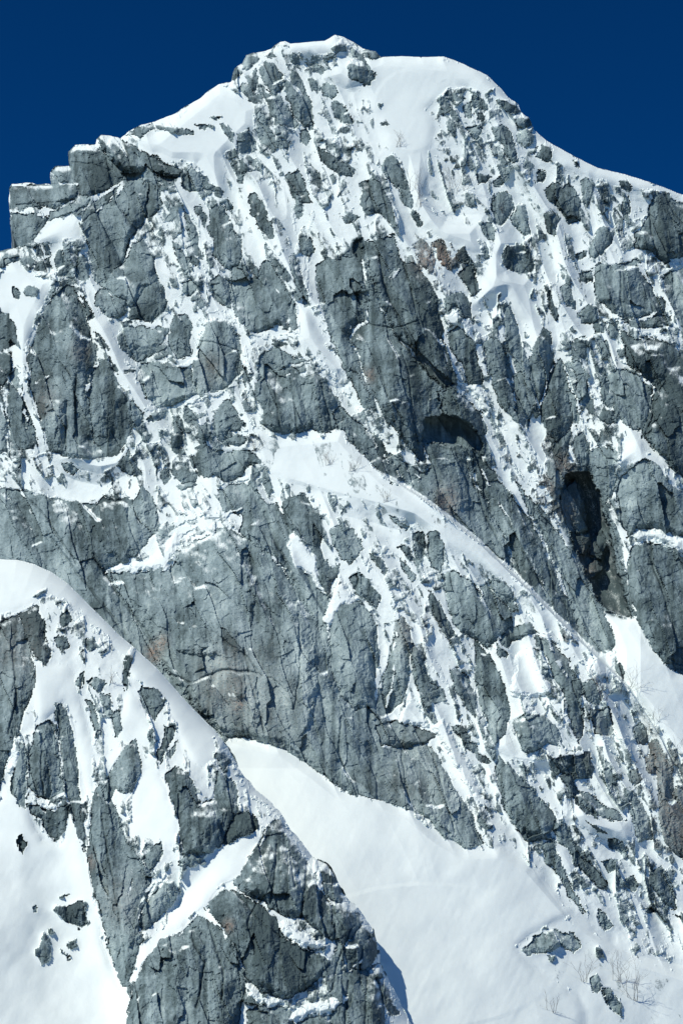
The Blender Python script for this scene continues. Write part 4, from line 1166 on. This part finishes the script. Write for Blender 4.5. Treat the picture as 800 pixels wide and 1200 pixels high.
def extract(F, line, poly, ground_name, ground_zone_fn, back_name, hide=None):
    PX = F.X.astype(np.float64).copy(); PY = F.Y.astype(np.float64).copy()
    cell = snap_silhouette(F, line, poly, PX, PY)
    if hide is not None: cell &= ~hide(F.X[:-1, :-1], F.Y[:-1, :-1])
    F.P = to_world(PX, PY, F.T.astype(np.float64)); V = F.P.reshape(-1, 3)
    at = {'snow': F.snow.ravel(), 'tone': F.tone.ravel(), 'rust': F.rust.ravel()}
    lab = F.lab[:-1, :-1].copy()
    gz, gnames = ground_zone_fn(F)
    lab = np.where(lab == 0, -1 - gz[:-1, :-1], lab)
    lab[~cell] = 10 ** 6
    # snow lying on each rock becomes a part of that rock
    cov = (F.snow[:-1, :-1] > .15) & (lab > 0) & (lab < 10 ** 6)
    flat = lab.ravel(); covf = cov.ravel()
    order = np.argsort(flat, kind='stable'); sl = flat[order]
    ids, starts = np.unique(sl, return_index=True); ends = np.append(starts[1:], len(sl))
    cells = {int(i): order[s:e] for i, s, e in zip(ids, starts, ends) if i != 10 ** 6}
    ncx = F.nx - 1
    def quads(ci):
        r, c = ci // ncx, ci % ncx
        a = r * F.nx + c
        return np.stack([a, a + F.nx, a + F.nx + 1, a + 1], 1)
    def mk(name, ci, parent=None, **props):
        q = quads(ci); u, inv = np.unique(q, return_inverse=True)
        v = V[u]
        loc = v.mean(0); loc[2] = v[:, 2].min()
        me = make_mesh(name, v, inv.reshape(q.shape), MAT, {k_: a[u] for k_, a in at.items()}, loc)
        return link(name, me, parent, loc, **props)
    grounds = {}
    for g, nm in enumerate(gnames):
        ci = cells.get(-1 - g)
        if ci is not None: grounds[g] = mk(nm, ci, kind='structure')
    keyed = {}
    ordered = sorted(F.things, key=lambda e: e[1].startswith('>'))
    for lid, label, key, kind in ordered:
        ci = cells.get(lid)
        if ci is None or len(ci) < 6: continue
        if label == '-':
            r = int(np.median(ci // ncx)); c = int(np.median(ci % ncx))
            nm = 'rock_hollow' if kind == 'R' else {'G': 'rock_cleft', 'B': 'boulder', 'S': 'rock_slab', 'C': 'rock', 'W': 'rock_slab', 'V': 'rock_slab'}[kind]
            par = grounds.get(int(gz[r, c]), grounds[0]); pr = {}
        elif label.startswith('>'):
            nm = 'slab'; par = keyed.get(label[1:]); pr = {}
            if par is None: continue
        else:
            nm, cat = pick_name(label, kind); par = None; pr = dict(label=label, category=cat)
        comps = components(ci[covf[ci]], ncx, 14) if kind not in 'PRG' and not label.startswith('>') else []
        cc = np.concatenate(comps) if comps else ci[:0]
        if len(cc) and len(cc) < .85 * len(ci):
            rest = np.setdiff1d(ci, cc)
            o = mk(nm, rest, par, **pr)
            wl = np.array(o.location) + (np.array(par.location) if par else 0)
            for cp_ in comps:
                q = quads(cp_); u, inv = np.unique(q, return_inverse=True); v = V[u]
                link('snow_cover', make_mesh('snow_cover', v - wl, inv.reshape(q.shape), MAT, {k_: a[u] for k_, a in at.items()}), o)
        else:
            o = mk(nm, ci, par, **pr)
        if key not in ('', '-'): keyed[key] = o
    # the far side of the crest
    H = []
    cl = cell
    def gid(r, c): return r * F.nx + c
    E = []
    top = np.argwhere(cl[1:] & ~cl[:-1]); E += [(gid(r + 1, c), gid(r + 1, c + 1)) for r, c in top]
    E += [(gid(0, c), gid(0, c + 1)) for c in np.nonzero(cl[0])[0]]
    bot = np.argwhere(cl[:-1] & ~cl[1:]); E += [(gid(r + 1, c + 1), gid(r + 1, c)) for r, c in bot if PY[r + 1, c] < 1200]
    rt = np.argwhere(cl[:, :-1] & ~cl[:, 1:]); E += [(gid(r, c + 1), gid(r + 1, c + 1)) for r, c in rt]
    lf = np.argwhere(cl[:, 1:] & ~cl[:, :-1]); E += [(gid(r + 1, c + 1), gid(r, c + 1)) for r, c in lf]
    E = np.array(E); u, inv = np.unique(E, return_inverse=True); inv = inv.reshape(E.shape); n = len(u)
    v0 = V[u]; v1 = v0 + np.array([0, 3.0, -.6]); v2 = v0 + np.array([0, 14.0, -9]); v3 = v0 * [1, 1, .75] + np.array([0, 90.0, -60])
    vv = np.vstack([v0, v1, v2, v3]); qs = []
    for k_ in range(3):
        qs.append(np.stack([inv[:, 0] + k_ * n, inv[:, 1] + k_ * n, inv[:, 1] + (k_ + 1) * n, inv[:, 0] + (k_ + 1) * n], 1))
    aa = {k_: np.tile(a[u], 4) for k_, a in at.items()}
    loc = vv.mean(0)
    link(back_name, make_mesh(back_name, vv, np.vstack(qs), MAT, aa, loc), None, loc, kind='structure')
    return grounds

def zones_main(F):
    z = np.zeros(F.lab.shape, np.int32)
    for k_, P in enumerate((SUMMIT, SHELF, GULLY, LOWER)):
        z[inside(F.WX, F.WY, P)] = k_ + 1
    return z, ['snowy_rock_face', 'summit_snow', 'snow_shelf', 'snow_gully', 'snowfield']
LOWLEFT = pts_of("-60 952 -2 940 8 912 16 928 32 950 50 985 70 992 80 952 95 975 105 1030 118 1090 130 1130 142 1160 155 1165 150 1190 152 1320 -60 1320")
def zones_near(F):
    z = np.zeros(F.lab.shape, np.int32)
    z[inside(F.WX, F.WY, LOWLEFT)] = 1
    return z, ['near_ridge', 'snow_slope']

# the sheet behind the near ridge runs on a little way and stops well out of sight
HID = pts_of("-100 760 20 770 100 830 160 900 240 1000 300 1090 340 1180 370 1300 -100 1300")
extract(FM, SKY2, SKY2P, 'snowy_rock_face', zones_main, 'far_side_of_summit', hide=lambda x, y: inside(x, y, HID))
extract(FN, NEAR2, NEAR2P, 'near_ridge', zones_near, 'far_side_of_near_ridge')

# ------------------------------------------------------------------ valley floor and the slope that climbs to the face
def apron():
    n = 60; xs = np.linspace(-60, 860, n)
    rows = []
    for f in (0, .15, .35, .6, .8, 1.0):
        r = []
        for x in xs:
            F = FN if x < 495 else FM
            j = int(min(max((x - F.x0), 0), F.nx - 1)); t = float(F.T[-1, j])
            p = to_world(np.array([x]), np.array([1261.0]), np.array([t]))[0]
            p = p * [1, 1, 1]
            g = np.array([p[0] * (1 + .6 * f), p[1] * (1 - .42 * f), p[2] * (1 - f) ** 1.5 - 1.2 * f])
            r.append(g)
        rows.append(r)
    V = np.array(rows).reshape(-1, 3); q = []
    for i in range(5):
        for j in range(n - 1):
            a = i * n + j; q.append((a, a + n, a + n + 1, a + 1))
    link('snow_apron', make_mesh('snow_apron', V, np.array(q), SNOWMAT, smooth=True), kind='structure')
apron()
def ground():
    xs = np.concatenate([np.linspace(-9000, -800, 12), np.linspace(-700, 700, 40), np.linspace(800, 9000, 12)])
    ys = np.concatenate([np.linspace(-9000, -300, 12), np.linspace(-250, 1200, 50), np.linspace(1400, 9000, 10)])
    X, Y = np.meshgrid(xs, ys)
    Z = -1.5 + 1.2 * fbm(X / 1.0, Y, 160, 77, 3)
    Z = np.minimum(Z, -.6)
    V = np.stack([X, Y, Z], -1).reshape(-1, 3); n = len(xs); q = []
    for i in range(len(ys) - 1):
        for j in range(n - 1):
            a = i * n + j; q.append((a, a + 1, a + n + 1, a + n))
    link('valley_ground', make_mesh('valley_ground', V, np.array(q), valley_material(), smooth=True), kind='structure')
ground()

# ------------------------------------------------------------------ bare shrubs
def surf(F, px, py):
    j = int(round((px - F.x0) / F.st)); i = int(round((py - F.y0) / F.st))
    return to_world(np.array([px]), np.array([py]), np.array([float(F.T[i, j])]))[0]

def shrub(F, px, py, h, n, seed, label, lean=0.0, rad=.075, spread=.35):
    rng = random.Random(seed)
    root = surf(F, px, py)
    V, Q = [], []
    def tube(pts, r0, r1):
        b = len(V)
        for k_, p in enumerate(pts):
            r = r0 + (r1 - r0) * k_ / (len(pts) - 1)
            for a in range(3):
                an = a * 2.094
                V.append((p[0] + r * math.cos(an), p[1] + r * math.sin(an), p[2]))
        for k_ in range(len(pts) - 1):
            for a in range(3):
                Q.append((b + k_ * 3 + a, b + k_ * 3 + (a + 1) % 3, b + k_ * 3 + 3 + (a + 1) % 3, b + k_ * 3 + 3 + a))
    def grow(p, d, ln, r, depth):
        pts = [p]; q = np.array(p); d = np.array(d)
        for s in range(5):
            d = d + np.array([rng.gauss(0, .16), rng.gauss(0, .12), rng.gauss(.04, .08)]); d /= np.linalg.norm(d)
            q = q + d * ln / 5; pts.append(q.copy())
            if depth > 0 and s > 0 and rng.random() < .75:
                a = d + np.array([rng.gauss(0, .75), rng.gauss(0, .4), rng.gauss(0, .3)]); a /= np.linalg.norm(a)
                grow(q, a, ln * rng.uniform(.35, .6), r * .6, depth - 1)
        tube(pts, r, r * .45)
    H = h * K
    for k_ in range(n):
        d = np.array([rng.uniform(-1, 1) * spread * 1.6 + lean, -.45 + rng.uniform(-.2, .2), 1.0]); d /= np.linalg.norm(d)
        base = root + np.array([rng.uniform(-1, 1) * H * .22, 0, -.3])
        grow(base, d, H * rng.uniform(.6, 1.05), rad, 2)
    V = np.array(V); me = make_mesh('bare_shrub', V, np.array(Q), TWIG, None, root)
    link('bare_shrub', me, None, root, label=label, category='shrub', group='bare shrubs growing out of the snow')

SHRUBS = [
    (FM, 493, 242, 34, 5, 'bare twiggy shrub in the upper snow field, right beside the slim pillar', 0),
    (FM, 484, 222, 26, 4, 'sparse bare shrub hugging the top of the slim pillar in the upper snow', .3),
    (FM, 530, 226, 34, 5, 'tall thin bare shrub in the middle of the upper snow field, left of two', -.1),
    (FM, 541, 224, 30, 4, 'tall thin bare shrub in the middle of the upper snow field, right of two', .1),
    (FM, 465, 172, 24, 4, 'faint low shrub highest in the upper snow field, above the slim pillar', .2),
    (FM, 385, 545, 16, 5, 'small shrub on the central snow shelf below the rounded slabs', 0),
    (FM, 412, 552, 16, 5, 'small shrub on the central snow shelf near its upper right edge', .1),
    (FM, 300, 528, 18, 5, 'small shrub at the left end of the central snow shelf', 0),
    (FM, 452, 588, 14, 4, 'small brownish shrub low on the central snow shelf', 0),
    (FM, 520, 600, 20, 6, 'brown shrub clinging to the arete under the long streaked slab', .2),
    (FM, 705, 820, 26, 7, 'dense bare bush on the arete just below the white hump', .1),
    (FM, 730, 812, 28, 6, 'bare bush leaning out over the right snow gully, upper of three', .6),
    (FM, 762, 860, 24, 5, 'bare bush leaning out over the right snow gully, middle of three', .5),
    (FM, 790, 905, 34, 6, 'bare bush leaning out over the right snow gully, lowest of three', .2),
    (FM, 682, 1150, 20, 5, 'low shrub beside the small rocks at the bottom right', 0),
    (FM, 742, 1172, 32, 7, 'large bare bush among snowy rubble in the bottom right corner', 0),
    (FM, 722, 1150, 24, 5, 'thin bare bush just above the large one at the bottom right', 0),
    (FM, 646, 1186, 16, 4, 'faint low shrub in the snow near the bottom edge on the right', 0),
    (FM, 700, 600 + 205, 18, 5, 'twiggy bush over the dark rock beside the white hump', .2),
    (FN, 130, 800, 12, 4, 'small twigs poking from the snow of the near ridge crest slope', 0),
    (FM, 590, 250, 12, 4, 'short twigs beside the egg shaped boulder', 0),
]
for i, (F, x, y, h, n, lb, ln) in enumerate(SHRUBS):
    shrub(F, x, y, h, n, 40 + i, lb, ln)
